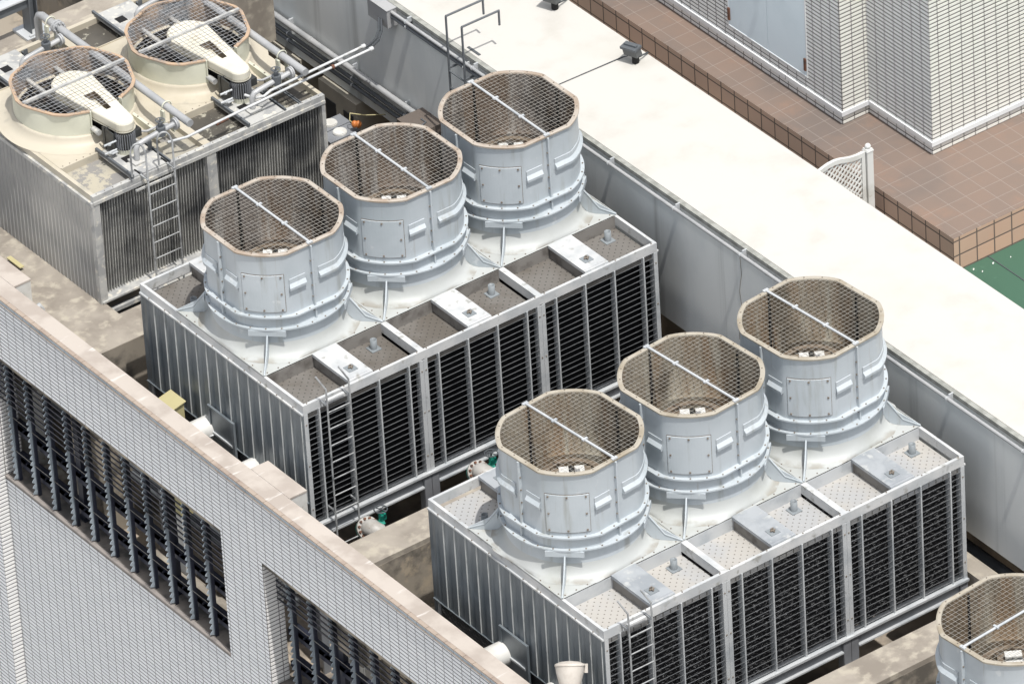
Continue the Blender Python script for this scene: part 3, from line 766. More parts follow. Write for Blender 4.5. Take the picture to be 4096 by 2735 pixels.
# ------------------------------------------------------------------ wall block with white roof
WX0, WX1, WT, WB = 3.25, 4.22, .2, -.885
T = thing('roof_block', 'long grey walled block with a bright white coated roof', 'building', (3.7, 0, -.88))
O = (3.7, 0, -.88)
q = MB(); q.box(WX0, WX0+.10, -8, 9, WB, WT-.035); part('wall', q, [M['wallw']], T, O)
q = MB(); q.box(WX0+.03, WX1, -8, 9, WT-.05, WT); part('roof', q, [M['roofw']], T, O)
q = MB(); q.box(WX0-.006, WX0+.03, -8, 9, WT-.035, WT-.004); part('kerb', q, [M['kerb']], T, O)
q = MB(); q.box(WX1-.06, WX1-.002, -8, 9, -.8, WT-.05); part('rear_wall', q, [M['wallw']], T, O)
q = MB(); q.box(3.75, 3.85, -8, 9, -ZD, WB); q.box(WX0+.02, 4.16, -8, 9, WB, WB+.05); part('recessed_base', q, [M['deckfloor']], T, O)
q = MB()
pts = [(WX0-.0012, -.62, .10), (WX0-.0012, -.63, -.05), (WX0-.0012, -.60, -.2), (WX0-.0012, -.625, -.38), (WX0-.0012, -.58, -.52), (WX0-.0012, -.575, -.62)]
q.tube(pts, .0022, 4); part('crack', q, [M['bolt']], T, O)
# wall pipes
def bracket(q, x, y, z):
    q.box(x+.012, x+.05, y-.006, y+.006, z-.035, z+.03, 1); q.cyl((x, y-.005, z), .018, .010, 10, 1, 'y')
def wall_pipe(z, y0, y1, r, label, ys=(), m='pipe'):
    def ex(q):
        for y in ys: bracket(q, 3.2, y, z)
        for y in ys: q.cyl((3.2, y-.3, z), r*1.1, .03, 10, 0, 'y')
    pipe_thing('wall_pipe', [(3.2,y0,z),(3.2,y1,z)], r, m, label, 'pipe', 'pipes along the grey wall', 10, ex)
wall_pipe(.168, -8, 3.42, .013, 'light grey pipe running along the top of the wall under the white roof edge', [-4.6,-3.75,-2.95,-2.2,-1.45,-.7,.05,.8,1.6,2.4,3.2])
wall_pipe(.128, 2.05, 3.42, .013, 'thin grey pipe just under the top wall pipe, by the black ladder', [2.5,3.2], 'pipe_dk')
wall_pipe(-.597, 2.98, 9, .023, 'thick light pipe, uppermost of the three lower pipes leading to the brown box', [3.3,3.95,4.75,5.5])
wall_pipe(-.682, 3.02, 9, .015, 'middle thin pipe of the three lower pipes leading to the brown box', [3.3,3.95,4.75], 'pipe_dk')
wall_pipe(-.738, 3.05, 9, .015, 'lowest thin pipe of the three lower pipes leading to the brown box', [3.3,3.95,4.75], 'pipe_dk')
q = MB(); q.box(3.16, 3.248, 3.38, 3.62, .04, .185); q.box(3.155,3.248,3.375,3.625,.185,.192)
one('junction_box', q, [M['pipe']], 'pale grey box high on the wall where the dark cables end', 'junction box', (3.2,3.5,.1))
q = MB(); q.box(3.02, 3.248, 2.88, 3.14, -.72, -.55); q.tube([(3.15,3.02,-.546),(3.15,2.96,-.546),(3.04,2.93,-.546)], .006, 6, 1)
one('duct_box', q, [M['brownbox'], M['pipe_dk']], 'brown metal box on the wall where three pipes end', 'box', (3.13,3,-.55))
# wall ladder
T = thing('wall_ladder', 'black hooked steel ladder standing up over the white roof edge', 'ladder', (3.15,2.53,-1.2)); O = (3.15,2.53,-1.2)
for y in (2.62, 2.43):
    q = MB(); q.tube([(3.15,y,-1.2),(3.15,y,.52)], .0085, 8); q.tube([(3.15,y,.52),(3.475,y,.52)], .0085, 8); q.tube([(3.475,y,.525),(3.475,y,.40)], .0085, 8)
    part('rail', q, [M['pipe_dk']], T, O)
for k in range(8):
    q = MB(); z = .06-k*.14; q.tube([(3.15,2.62,z),(3.15,2.43,z)], .007, 6); part('rung', q, [M['pipe_dk']], T, O)
for z in (.08, -.5):
    for y_ in (2.62, 2.42): q = MB(); q.box(3.15,3.25,y_,y_+.012,z-.006,z+.006); part('bracket', q, [M['pipe_dk']], T, O)
q = MB(); q.box(3.30, 3.32, 2.46, 2.60, WT, WT+.006)
one('steel_strip', q, [M['pipe_dk']], 'short dark steel strip lying on the white roof beside the ladder', 'strip', (3.31,2.53,.2))
# floodlights on the roof
def roof_light(x, y, label):
    T = thing('floodlight', label, 'floodlight', (x, y, WT), 'small floodlights on the white roof'); O = (x, y, WT)
    q = MB(); q.cyl((x,y,WT), .026, .05, 14); part('base', q, [M['black']], T, O)
    q = MB(); ex = Vector((.36,-.93,0)); ey = Vector((.93,.36,.0)); c = Vector((x-.02, y+.01, WT+.10))
    q.obox(c, ex*.055, ey*.035+Vector((0,0,.0)), (-.006,.003,.03)); q.obox(c+Vector((-.007,.003,.034)), ex*.064, ey*.044, (-.001,0,.010), 1)
    q.obox(c+Vector((-.008,.003,.05)), ex*.05, ey*.012, (0,0,.008), 1)
    part('lamp_housing', q, [M['lamp'], M['pipe_dk']], T, O)
    q = MB(); q.tube([(x+.02,y-.01,WT+.04),(x+.07,y+.0,WT+.035),(x+.13,y+.03,WT+.01),(WX1,y+.04,WT+.008)], .006, 6); part('lead', q, [M['rubber']], T, O)
    return T
roof_light(4.09, 1.66, 'small grey floodlight on the white roof with a cable leading left')
roof_light(4.08, 2.60, 'small grey floodlight on the white roof at the top edge of the photo')
q = MB(); q.tube([(3.26,1.79,WT+.004),(3.7,1.78,WT+.004),(4.06,1.77,WT+.004),(4.05,1.70,WT+.05)], .004, 6)
one('cable', q, [M['rubber']], 'thin straight cable lying across the white roof to the floodlight', 'cable', (3.3,1.79,.2))

# ------------------------------------------------------------------ terrace, green floor, tiled building
GZ = -.475; PX, PY, PZ = 4.75, -1.078, -.196
T = thing('raised_terrace', 'raised terrace paved with brown terracotta tiles around the tiled building', 'terrace', (5.5,0,GZ)); O = (5.5,0,GZ)
q = MB(); q.add([(PX,PY,PZ),(12,PY,PZ),(12,12,PZ),(PX,12,PZ)], [(0,1,2,3)]); part('paving', q, [M['terra_top']], T, O)
q = MB(); q.add([(PX,PY,GZ-.5),(PX,12,GZ-.5),(PX,12,PZ),(PX,PY,PZ)], [(0,1,2,3)]); part('side_tiles', q, [M['terra_x']], T, O)
q = MB(); q.add([(PX,PY,GZ-.5),(12,PY,GZ-.5),(12,PY,PZ),(PX,PY,PZ)], [(0,1,2,3)]); part('front_tiles', q, [M['terra_y']], T, O)
q = MB(); q.add([(4.16,-9,GZ),(14,-9,GZ),(14,12,GZ),(4.16,12,GZ)], [(0,1,2,3)])
one('green_floor', q, [M['green']], kind='structure')
q = MB()
for x, y0, y1 in ((5.05,-9,PY),): q.box(x-.004, x+.004, y0, y1, GZ+.001, GZ+.004)
q.box(4.2, 9, -1.85, -1.842, GZ+.001, GZ+.004)
q = MB(); q.add([(4.16,-1.078,GZ+.004),(PX,-1.078,GZ+.004),(PX,12,GZ+.004),(4.16,12,GZ+.004)], [(0,1,2,3)]); one('gap_floor', q, [M['deckfloor']], kind='structure')
q = MB()
for x, y0, y1 in ((5.05,-9,PY),): q.box(x-.004, x+.004, y0, y1, GZ+.001, GZ+.004)
q.box(4.2, 9, -1.85, -1.842, GZ+.001, GZ+.004)
one('floor_joints', q, [M['rubber']], kind='structure')
for (x, y, s_) in ((4.87,-1.14,.012),(4.90,-1.20,.009),(5.02,-1.17,.012),(5.16,-1.19,.007)):
    q = MB(); s_ *= .55; q.obox((x,y,GZ+.005), (s_,s_*.5,.002), (-s_*.3,s_*.5,.002), (0,0,.001))
    tag(one('paper_scrap', q, [M['white_paint']], 'tiny white scrap lying on the green floor by the terrace corner', 'litter', (x,y,GZ), 'white scraps on the green floor'))
BX1, BX2, BY1, BY2 = 5.062, 5.30, .551, -.165
T = thing('tiled_building', 'pale tiled building with stepped corner and blue double door on the terrace', 'building', (5.6,.5,PZ)); O = (5.6,.5,PZ)
def ribwall(q, axis, const, a0, a1, z0, z1, h, out, depth=.0013, gap=.27, mi=0, holes=(), zref=None):
    """courses of tiles as shallow bars with real grooves; out = +1/-1 outward sign on axis"""
    zref = z1 if zref is None else zref
    k0 = int(math.floor((zref-z1)/h+1e-6)); k1 = int(math.ceil((zref-z0)/h-1e-6))
    for k in range(k0, k1):
        zt = min(z1, zref-k*h); zb = max(z0, zref-(k+1)*h); zt_, zb_ = zt-h*gap*.5, zb+h*gap*.5
        if zt-zb < h*.3: zt_, zb_ = zt, zb
        segs = [(a0, a1)]
        for (b0, b1, hz0, hz1) in holes:
            if zb < hz1-1e-4 and zt > hz0+1e-4:
                ns = []
                for s0, s1 in segs:
                    if b0 > s0: ns.append((s0, min(s1, b0)))
                    if b1 < s1: ns.append((max(s0, b1), s1))
                segs = [s_ for s_ in ns if s_[1]-s_[0] > 1e-4]
        for s0, s1 in segs:
            prof = [(0, zt), (0, zt_), (out*depth, zt_-h*.04), (out*depth*1.5, zb_+h*.10), (out*depth*.8, zb_), (0, zb_), (0, zb)]
            rr = []
            for o_, z in prof:
                rr.append([(const+o_, s0, z), (const+o_, s1, z)] if axis == 'x' else [(s0, const+o_, z), (s1, const+o_, z)])
            q.rings(rr[1:-1], mi, False, False); q.rings(rr[:2], mi+1, False, False); q.rings(rr[-2:], mi+1, False, False)
TZ = PZ+.115      # trim top
zb2 = 3.2
doorh = (.945, 1.845, PZ+.205, 1.35)
q = MB(); ribwall(q, 'x', BX1, BY1, 8, PZ, zb2, BH/U, -1, holes=[doorh], zref=PZ+BH/U*110)
q.add([(BX1+.02,BY1,PZ),(BX1+.02,8,PZ),(BX1+.02,8,zb2),(BX1+.02,BY1,zb2)], [(0,1,2,3)], 0)
ribwall(q, 'x', BX2, BY2, BY1, PZ, zb2, BH/U, -1, zref=PZ+BH/U*110)
part('wall', q, [M['tile_bx'], M['joint_b']], T, O)
q = MB(); ribwall(q, 'y', BY1, BX1, BX2, PZ, zb2, BH/U, -1, zref=PZ+BH/U*110); ribwall(q, 'y', BY2, BX2, 9, PZ, zb2, BH/U, -1, zref=PZ+BH/U*110)
part('wall', q, [M['tile_by'], M['joint_b']], T, O)
q = MB(); q.box(BX1+.03, 9, BY1+.01, 8, zb2-.02, zb2); q.box(BX2+.01, 9, BY2+.01, BY1+.01, zb2-.02, zb2); part('roof', q, [M['conc']], T, O)
q = MB(); a = .018; t0, t1 = TZ-.036, TZ
q.box(BX1-a, BX1-.004, BY1-a, 8, t0, t1); q.box(BX1-.004, BX2-a, BY1-a, BY1-.004, t0, t1)
q.box(BX2-a, BX2-.004, BY2-a, BY1-a, t0, t1); q.box(BX2-.004, 9, BY2-a, BY2-.004, t0, t1)
q.box(BX1-a-.001, BX1-a+.001, 1.18, 1.183, t0, t1+.001, 1); q.box(BX2-a-.001, BX2-a+.001, .12, .123, t0, t1+.001, 1)
part('trim_band', q, [M['trim'], M['rubber']], T, O)
q = MB(); q.box(BX1-.004, BX1+.012, .945, 1.39, PZ+.215, 1.35); q.box(BX1-.004, BX1+.012, 1.394, 1.845, PZ+.215, 1.35)
door = part('door', q, [M['door']], T, O)
q = MB(); q.box(BX1-.008, BX1+.012, .935, 1.855, PZ+.203, PZ+.215); q.box(BX1-.006, BX1+.012, .935, .945, PZ+.215, 1.35); q.box(BX1-.006, BX1+.012, 1.845, 1.855, PZ+.215, 1.35)
part('door_frame', q, [M['trim']], door, O)
for y, z in ((.958, PZ+.31), (1.838, PZ+.31), (.958, PZ+1.1)):
    q = MB(); q.box(BX1-.016, BX1-.004, y-.012, y+.008, z-.05, z+.05); part('hinge', q, [M['rust']], door, O)
q = MB(); q.box(BX1-.02, BX1-.004, 1.36, 1.42, .66, .70); q.tube([(BX1-.03,1.375,.68),(BX1-.03,1.33,.68)], .008, 6); part('handle', q, [M['pipe_dk']], door, O)

# lattice fence end
T = thing('trellis_fence', 'white lattice trellis with curved top and ball-topped post in the gap before the terrace', 'fence', (4.45,-.26,GZ)); O = (4.45,-.26,GZ)
q = MB(); px, py = 4.655, -.262; w = .026
q.box(px-w, px+w, py-w, py+w, GZ, .190); q.box(px-w-.004, px+w+.004, py-w-.004, py+w+.004, .172, .180)
n_ = 10
q.rings([[(px+.022*math.cos(a_)*math.cos(t), py+.022*math.cos(a_)*math.sin(t), .207+.022*math.sin(a_)) for t in THS[::9]] for a_ in [-pi/2+pi*i/n_ for i in range(n_+1)]])
part('post', q, [M['white_paint']], T, O)
def topz(x):   # curved rail height
    P_ = [(4.15,.165),(4.2,.187),(4.23,.199),(4.30,.216),(4.36,.219),(4.41,.211),(4.45,.199),(4.50,.185),(4.56,.178),(4.63,.181)]
    for (a, za), (b, zb_) in zip(P_, P_[1:]):
        if x <= b: return za+(zb_-za)*(x-a)/(b-a)
    return .181
xs = [4.61-.42*i/24 for i in range(25)]
q = MB(); hw = .012
rr = [[(x, py-hw, topz(x)) for x in xs], [(x, py+hw, topz(x)) for x in xs], [(x, py+hw, topz(x)-.036) for x in xs], [(x, py-hw, topz(x)-.036) for x in xs]]
rr.append(rr[0]); q.rings(rr, 0, False, False)
q.box(4.592, 4.622, py-hw+.001, py+hw-.001, GZ+.1, topz(4.61)-.002); part('frame', q, [M['white_paint']], T, O)
q = MB()
def clipline(x0, z0, dx, dz):
    # keep the stretch of a slanted lath that lies under the rail
    pts = []
    for i in range(121):
        x, z = x0+dx*i/120, z0+dz*i/120
        if 4.20 < x < 4.595 and GZ+.1 < z < topz(x)-.02: pts.append((x, z))
    return (pts[0], pts[-1]) if len(pts) > 3 else None
for sgn, yy in ((1, py-.003), (-1, py+.003)):
    for k in range(-20, 36):
        xb = 3.6+k*.048
        c = clipline(xb, GZ+.1, sgn*.9, .9) if sgn > 0 else clipline(xb+.7, GZ+.1, -.9, .9)
        if c:
            (xa, za), (xc, zc_) = c; m_ = Vector(((xa+xc)/2, yy, (za+zc_)/2)); d = Vector(((xc-xa)/2, 0, (zc_-za)/2))
            nn = Vector((-d.z, 0, d.x)).normalized()*.0062
            q.obox(m_, d, nn, (0, .0025, 0))
part('lattice', q, [M['white_paint']], T, O)
q = MB()
for i in range(16):
    a_ = random.uniform(0, 6.28); r = random.uniform(0, .035)
    q.obox((4.70+r*math.cos(a_), -.32+r*math.sin(a_), GZ+.01+random.uniform(0,.012)), (random.uniform(.004,.012),.003,.002), (-.003,random.uniform(.004,.012),.002), (0,0,random.uniform(.003,.008)), i % 2)
one('gravel_heap', q, [M['conc'], M['pipe_dk']], 'small heap of grit at the foot of the white fence post', 'gravel', (4.70,-.32,GZ), kind='stuff')

# ------------------------------------------------------------------ front building: parapet facade with louvred openings
FX, FI = -.46, -.31; FT = -.5
H1, H2, S0 = -1.085, -1.06, -2.10
T = thing('facade_building', 'grey tiled parapet wall with pinkish coping and two louvred openings', 'building', (FX,1,-2)); O = (FX,1,-2)
holes = [(.44, 3.22, S0, H1), (-2.6, -.05, S0, H2)]
q = MB(); ribwall(q, 'x', FX, -8, 3.22, -5.2, FT-.035, TH/U, -1, .0013, .25, 0, holes)
part('facade_wall', q, [M['tile_f'], M['joint_f']], T, O)
q = MB()   # masonry behind the tiles
for y0, y1, z0, z1 in ((-8,3.22,H1+.004,FT-.03),(.44-.003,-.05+.003,S0-.03,H1),(-8,-2.6,S0,H1),(-8,3.22,-5.2,S0-.03)):
    a, b = min(y0,y1), max(y0,y1); q.box(FX+.003, FI, a, b, z0, z1)
part('wall_core', q, [M['conc_side']], T, O)
q = MB(); ribwall(q, 'y', 3.22, FX-.09, FI, -5.2, FT-.035, TH/U, -1, .0013, .25, zref=FT-.035)
q.box(FX-.088,FX+.1,3.222,6,-5.2,FT-.03)
part('return_wall', q, [M['tile_fx'], M['joint_f']], T, O)
q = MB(); ribwall(q, 'y', -.05, FX, FI, S0, H2, TH/U, -1, .0013, .25, zref=FT-.035); part('return_wall', q, [M['tile_fx'], M['joint_f']], T, O)
q = MB(); ribwall(q, 'x', FX-.09, 3.22, 6, -5.2, FT-.035, TH/U, -1, .0013, .25); part('facade_wall', q, [M['tile_f'], M['joint_f']], T, O)
q = MB(); q.box(FX+.024, FI+.004, -8, 6, FT-.03, FT); part('coping', q, [M['coping']], T, O)
q = MB(); y = -8.
while y < 5.5:
    q.box(FX-.006, FX+.024, y+.0015, y+.1015, FT-.012, FT-.002, 0)
    q.box(FX-.008, FX+.024, y+.0015, y+.1015, FT-.031, FT-.012, 1)
    q.box(FX-.011, FX-.001, y+.0015, y+.1015, FT-.040, FT-.034, 2); y += .1035
part('edge_tiles', q, [M['capping'], M['tooth'], M['capping']], T, O)
for a_, b_ in ((.44,3.22),(-2.6,-.05)):
    q = MB(); q.box(FX-.004, -.22, a_+.001, b_-.001, S0-.028, S0); so_ = part('sill', q, [M['sill']], T, O)
    q = MB(); q.box(FX-.009, FX+.022, a_, b_, S0-.012, S0+.003); part('sill_edge', q, [M['sill_edge']], so_, O)
# louvre screens
def screen(ys, y0, y1, ht, label):
    Q = thing('louvre_screen', label, 'louvre screen', (-.41,(y0+y1)/2,S0), 'louvre screens in the facade openings'); O = (-.41,(y0+y1)/2,S0)
    for y in ys:
        q = MB(); q.box(-.425, -.400, y-.008, y+.008, S0, ht)
        pts = [(-.425, S0+.01)]; z = S0+.012
        while z < ht-.03:
            pts += [(-.462, z+.014), (-.456, z+.026), (-.437, z+.044)]; z += .05
        pts += [(-.425, ht-.01)]
        q.prism(pts[::-1], 'y', y+.006, y+.010, 1); part('post', q, [M['navy'], M['tooth']], Q, O)
    q = MB()
    for k in range(7):
        z = ht-.03-k*.05; q.add([(-.455,y0,z),(-.455,y1,z),(-.435,y1,z-.016),(-.435,y0,z-.016),(-.455,y0,z-.010),(-.455,y1,z-.010),(-.435,y1,z-.026),(-.435,y0,z-.026)], [(0,1,2,3),(4,5,6,7),(0,1,5,4)])
    part('slats', q, [M['navy']], Q, O)
    for z in (-1.70, -1.98):
        q = MB(); q.box(-.385,-.36,y0,y1,z-.025,z+.02); q.box(-.385,-.30,y0,y1,z+.012,z+.02)
        for y in ys: q.box(-.385,-.31,y-.05,y-.042,z+.02,z+.035)
        part('rail', q, [M['navy']], Q, O)
    q = MB()
    for z in (-1.55, -1.84): q.tube([(-.43,y0,z),(-.43,y1,z)], .0022, 4)
    part('wires', q, [M['wire']], Q, O)
    return Q
screen([3.10-.2425*i for i in range(11)], .44, 3.22, H1, 'navy louvre screen with sawtooth brackets in the large upper opening')
screen([-.19-.2425*i for i in range(10)], -2.6, -.05, H2, 'navy louvre screen with sawtooth brackets in the lower right opening').location.x += .09*U
for y0 in (1.28, 2.42, -.6):
    q = MB(); k = .10 if y0 < 0 else 0; q.box(-.34+k, -.30+k, y0-.03, y0+.03, S0, H1); q.box(-.36+k,-.28+k,y0-.05,y0+.05,S0,S0+.01)
    one('steel_column', q, [M['navy']], {1.28:'dark steel column behind the lower end of the large louvre screen',2.42:'dark steel column behind the upper half of the large louvre screen',-.6:'dark steel column behind the lower right louvre screen'}[y0], 'column', (-.32,y0,S0), 'steel columns behind the louvres')

# concrete parts of the plant deck
q = MB()
def slab(q, poly, z0, z1): q.prism(poly, 'z', z0, z1)
SY = 2.283
q = MB(); slab(q, [(FI+.004,SY),(3.15,SY),(3.15,2.603),(.222,2.603),(.222,9),(FI+.004,9)], -.95, -.70)
tag(one('concrete_roof', q, [M['conc']], kind='structure'))
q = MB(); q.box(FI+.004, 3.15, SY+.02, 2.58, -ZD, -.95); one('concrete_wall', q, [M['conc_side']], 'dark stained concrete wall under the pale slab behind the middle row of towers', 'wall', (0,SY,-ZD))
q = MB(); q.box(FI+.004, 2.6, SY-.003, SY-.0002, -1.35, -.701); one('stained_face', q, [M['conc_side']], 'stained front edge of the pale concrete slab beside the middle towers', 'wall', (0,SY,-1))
def beam(y0, y1, x1, label):
    T = thing('concrete_beam', label, 'beam', (1,y0,-ZD), 'concrete beams between the tower rows'); O = (1,y0,-ZD)
    q = MB(); q.box(FI+.004, x1, y0+.002, y1-.002, -.74, -.70); part('beam_top', q, [M['conc']], T, O)
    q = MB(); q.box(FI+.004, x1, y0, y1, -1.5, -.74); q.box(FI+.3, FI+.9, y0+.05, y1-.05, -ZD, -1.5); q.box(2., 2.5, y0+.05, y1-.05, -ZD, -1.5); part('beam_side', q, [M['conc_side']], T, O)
beam(-.961, -.668, 3.1, 'weathered concrete beam between the middle and near tower rows')
beam(-4.195, -3.90, 3.1, 'weathered concrete beam in front of the near tower row, bottom right')
for y0, y1, lb in ((-.216,.239,'square concrete block behind the coping beside the near corner of the middle tower row'), (3.115,3.9,'square concrete block behind the coping at the left edge of the photo')):
    T = thing('concrete_block', lb, 'block', (-.23,y0,-.7), 'concrete blocks behind the coping'); O = (-.23,y0,-.7)
    q = MB(); q.box(-.304, -.159, y0, y1, -.515, -.50); part('top', q, [M['coping']], T, O)
    q = MB(); q.box(-.304, -.162, y0+.003, y1-.003, -1.3 if y0 < 1 else -.7, -.515); part('body', q, [M['white_paint']], T, O)
# plant deck floor and street level
q = MB(); q.add([(FI,-9,-ZD),(4.2,-9,-ZD),(4.2,12,-ZD),(FI,12,-ZD)], [(0,1,2,3)]); one('deck_floor', q, [M['deckfloor']], kind='structure')
q = MB(); q.add([(-60,-60,-5.2),(60,-60,-5.2),(60,60,-5.2),(-60,60,-5.2)], [(0,1,2,3)]); one('ground', q, [M['groundm']], kind='structure')

# cabinets, ducts, tanks and valves on the deck
q = MB(); q.box(-.012, .09, 1.59, 1.76, -.865, -.85); T = thing('electric_cabinet', 'pale yellow electrical cabinet against the ribbed side of the middle tower', 'cabinet', (.0,1.6,-2.2)); 
T.location = W((-.09,1.45,-2.2)); O = (-.09,1.45,-2.2)
q = MB(); q.add([(-.19,1.36,-.675),(-.07,1.36,-.647),(-.07,1.545,-.647),(-.19,1.545,-.675)]+[(-.19,1.36,-.681),(-.07,1.36,-.653),(-.07,1.545,-.653),(-.19,1.545,-.681)], [(0,1,2,3),(4,5,6,7),(0,1,5,4),(1,2,6,5),(2,3,7,6),(3,0,4,7)]); part('lid', q, [M['yellow']], T, O)
q = MB(); q.box(-.18,-.08,1.375,1.535,-1.6,-.675); part('body', q, [M['yellow']], T, O)
q = MB(); q.box(-.014,.021,3.49,3.66,-.672,-.664); q.box(-.005,.012,3.51,3.53,-.70,-.672,1); q.box(-.005,.012,3.62,3.64,-.70,-.672,1); one('yellow_plate', q, [M['yellow'], M['pipe_dk']], 'pale yellow rectangular plate on the concrete slab near the left edge', 'plate', (0,3.57,-.7))
def duct(y, z, label):
    q = MB(); q.tube([(-.20,y,z),(.03,y,z)], .085, 28, 0); q.tube([(-.19,y,z),(-.18,y,z)], .089, 28, 0)
    q.tube([(-.203,y,z),(-.2,y,z)], .07, 28, 0)
    one('round_duct', q, [M['white_paint']], label, 'duct', (-.1,y,z), 'white round ducts on the tower sides')
duct(1.19, -.80, 'white round duct end below the ribbed side, next to the yellow cabinet')
duct(.64, -.86, 'white round duct end below the ribbed side, beside the square concrete block')
duct(-2.22, -.80, 'white round duct end left of the service door of the near tower row')
duct(-2.76, -.84, 'white round duct end right of the service door, by the floodlight')
# round floodlight by the near row
T = thing('floodlight', 'large cream dome floodlight above the coping at the bottom edge of the photo', 'floodlight', (-.23,-3.3,-.7)); O = (-.23,-3.3,-.7)
ax = Vector((.38,.46,.80)).normalized(); e1 = Vector((1,0,-.47)).normalized(); e2 = ax.cross(e1).normalized(); c = Vector((-.19,-3.235,-.262))
prof = [(.0,-.17),(.028,-.17),(.045,-.155),(.072,-.10),(.090,-.03),(.096,.012)]
q = MB(); q.rings([[c+ax*h+e1*r*math.cos(t)+e2*r*math.sin(t) for t in THS[::5]] for r, h in prof]); part('dome', q, [M['lampcream']], T, O)
q = MB(); q.rings([[c+ax*h+e1*r*math.cos(t)+e2*r*math.sin(t) for t in THS[::5]] for r, h in ((.096,.012),(.101,.014),(.100,.026),(.094,.030),(.06,.044),(.0,.05))]); 
q.obox(c+e1*.095-e2*.05+ax*.0, e1*.012, e2*.006, ax*.03)
part('lens_ring', q, [M['lampcream']], T, O)
q = MB(); q.tube([(-.25,-3.30,-.40),(-.25,-3.26,-.52),(-.235,-3.1,-.66)], .02, 8); q.box(-.27,-.2,-3.3,-3.05,-.75,-.66); part('mount_arm', q, [M['coping']], T, O)
# valves and flanges under the middle row
def flange_valve(x, y, z, label):
    T = thing('valve', label, 'valve', (x,y,z), 'white flanged valves under the towers'); O = (x,y,z)
    c = Vector((x,y,z)); ax = Vector((-.10,-.78,.62)).normalized(); e1 = Vector((1,0,0)); e1 = (e1-ax*e1.dot(ax)).normalized(); e2 = ax.cross(e1)
    q = MB(); q.tube([c-ax*.02, c], .082, 28)
    q.tube([c, c+ax*.045, c+ax*.075+Vector((.02,-.03,-.03)), c+Vector((.05,-.12,-.10)), c+Vector((.05,-.14,-.4))], [.056,.058,.06,.06,.06], 20)
    part('flange', q, [M['valve_white']], T, O)
    q = MB()
    for k in range(12):
        t = 2*pi*k/12; p = c+e1*.069*math.cos(t)+e2*.069*math.sin(t); q.tube([p-ax*.03, p+ax*.014], .0095, 6)
    part('bolts', q, [M['rust']], T, O)
    q = MB(); q.tube([c-ax*.055, c-ax*.022], .074, 24); w_ = c-ax*.04+e1*.10
    q.obox(w_, e1*.035, e2*.022, ax*.02); q.tube([w_+e1*.02, w_+e1*.02+Vector((0,0,.075))], .016, 8); q.obox(w_+e1*.03+Vector((0,0,.04)), (.022,0,0), (0,.018,0), (0,0,.022))
    part('body', q, [M['teal']], T, O)
    q = MB(); c2 = w_+e1*.02+Vector((0,0,.105))
    q.tube([c2+Vector((.046*math.cos(t), .046*math.sin(t), 0)) for t in THS[::8]]+[c2+Vector((.046,0,0))], .005, 6)
    for k in range(4):
        t = 2*pi*k/4+.4; q.tube([c2, c2+Vector((.046*math.cos(t), .046*math.sin(t), 0))], .0045, 6)
    q.tube([c2-Vector((0,0,.04)), c2+Vector((0,0,.008))], .007, 6); part('handwheel', q, [M['rubber']], T, O)
flange_valve(.285, -.26, -1.0, 'white flanged pipe with teal valve and dark handwheel beside a ladder foot')
flange_valve(1.235, -.24, -.985, 'white flanged pipe with teal valve behind the stack of the first near tower')
q = MB(); q.cyl((.56,-.42,-1.12), .04, .10, 14); one('vent_pipe', q, [M['white_paint']], 'small white round cap just above the concrete beam by the dark handwheel', 'pipe', (.56,-.42,-1.1))
T = thing('valve', 'white three-spoke handwheel on a teal valve at the bottom edge of the photo', 'valve', (1.10,-3.62,-1.2)); O = (1.10,-3.62,-1.2)
q = MB(); cc = Vector((1.13,-3.62,-.99))
q.tube([cc+Vector((.05*math.cos(t), .05*math.sin(t), 0)) for t in THS[::8]]+[cc+Vector((.05,0,0))], .007, 6)
for k in range(3):
    t = 2*pi*k/3+.5; q.tube([cc, cc+Vector((.05*math.cos(t), .05*math.sin(t), 0))], .006, 6)
part('handwheel', q, [M['white_paint']], T, O)
q = MB(); q.cyl((1.13,-3.62,-1.2), .03, .2, 12); q.cyl((1.0,-3.60,-1.10), .06, .04, 16, 0, 'z'); part('body', q, [M['teal']], T, O)
# tanks with lids and float between cream tower and wall
def tank(x, y, label):
    T = thing('water_tank', label, 'tank', (x,y,-1.3), 'small tanks with round white lids'); O = (x,y,-1.3)
    q = MB(); q.box(x-.13, x+.13, y-.065, y+.065, -1.3, -.93); part('body', q, [M['beam_steel']], T, O)
    q = MB(); q.cyl((x,y,-.93), .052, .012, 24); q.cyl((x,y,-.918), .048, .006, 24); part('lid', q, [M['white_paint']], T, O)
tank(2.925, 3.745, 'grey tank with white round lid, the nearer one beside the cream tower corner')
tank(2.94, 3.885, 'grey tank with white round lid, the farther one beside the cream tower corner')
q = MB()
for i in range(2):
    q.rings([[(3.02+i*.02+.024*math.cos(a_)*math.cos(t), 3.69-i*.02+.024*math.cos(a_)*math.sin(t), -.87+.03*math.sin(a_)) for t in THS[::9]] for a_ in [-pi/2+pi*k/8 for k in range(9)]])
q.tube([(3.02,3.69,-.88),(3.0,3.72,-.84),(3.02,3.74,-.80),(3.12,3.70,-.84),(3.3,3.6,-.86)], .004, 6, 1)
one('float', q, [M['float'], M['yellow']], 'orange round float hanging near the white lids', 'float', (3.03,3.69,-.87))
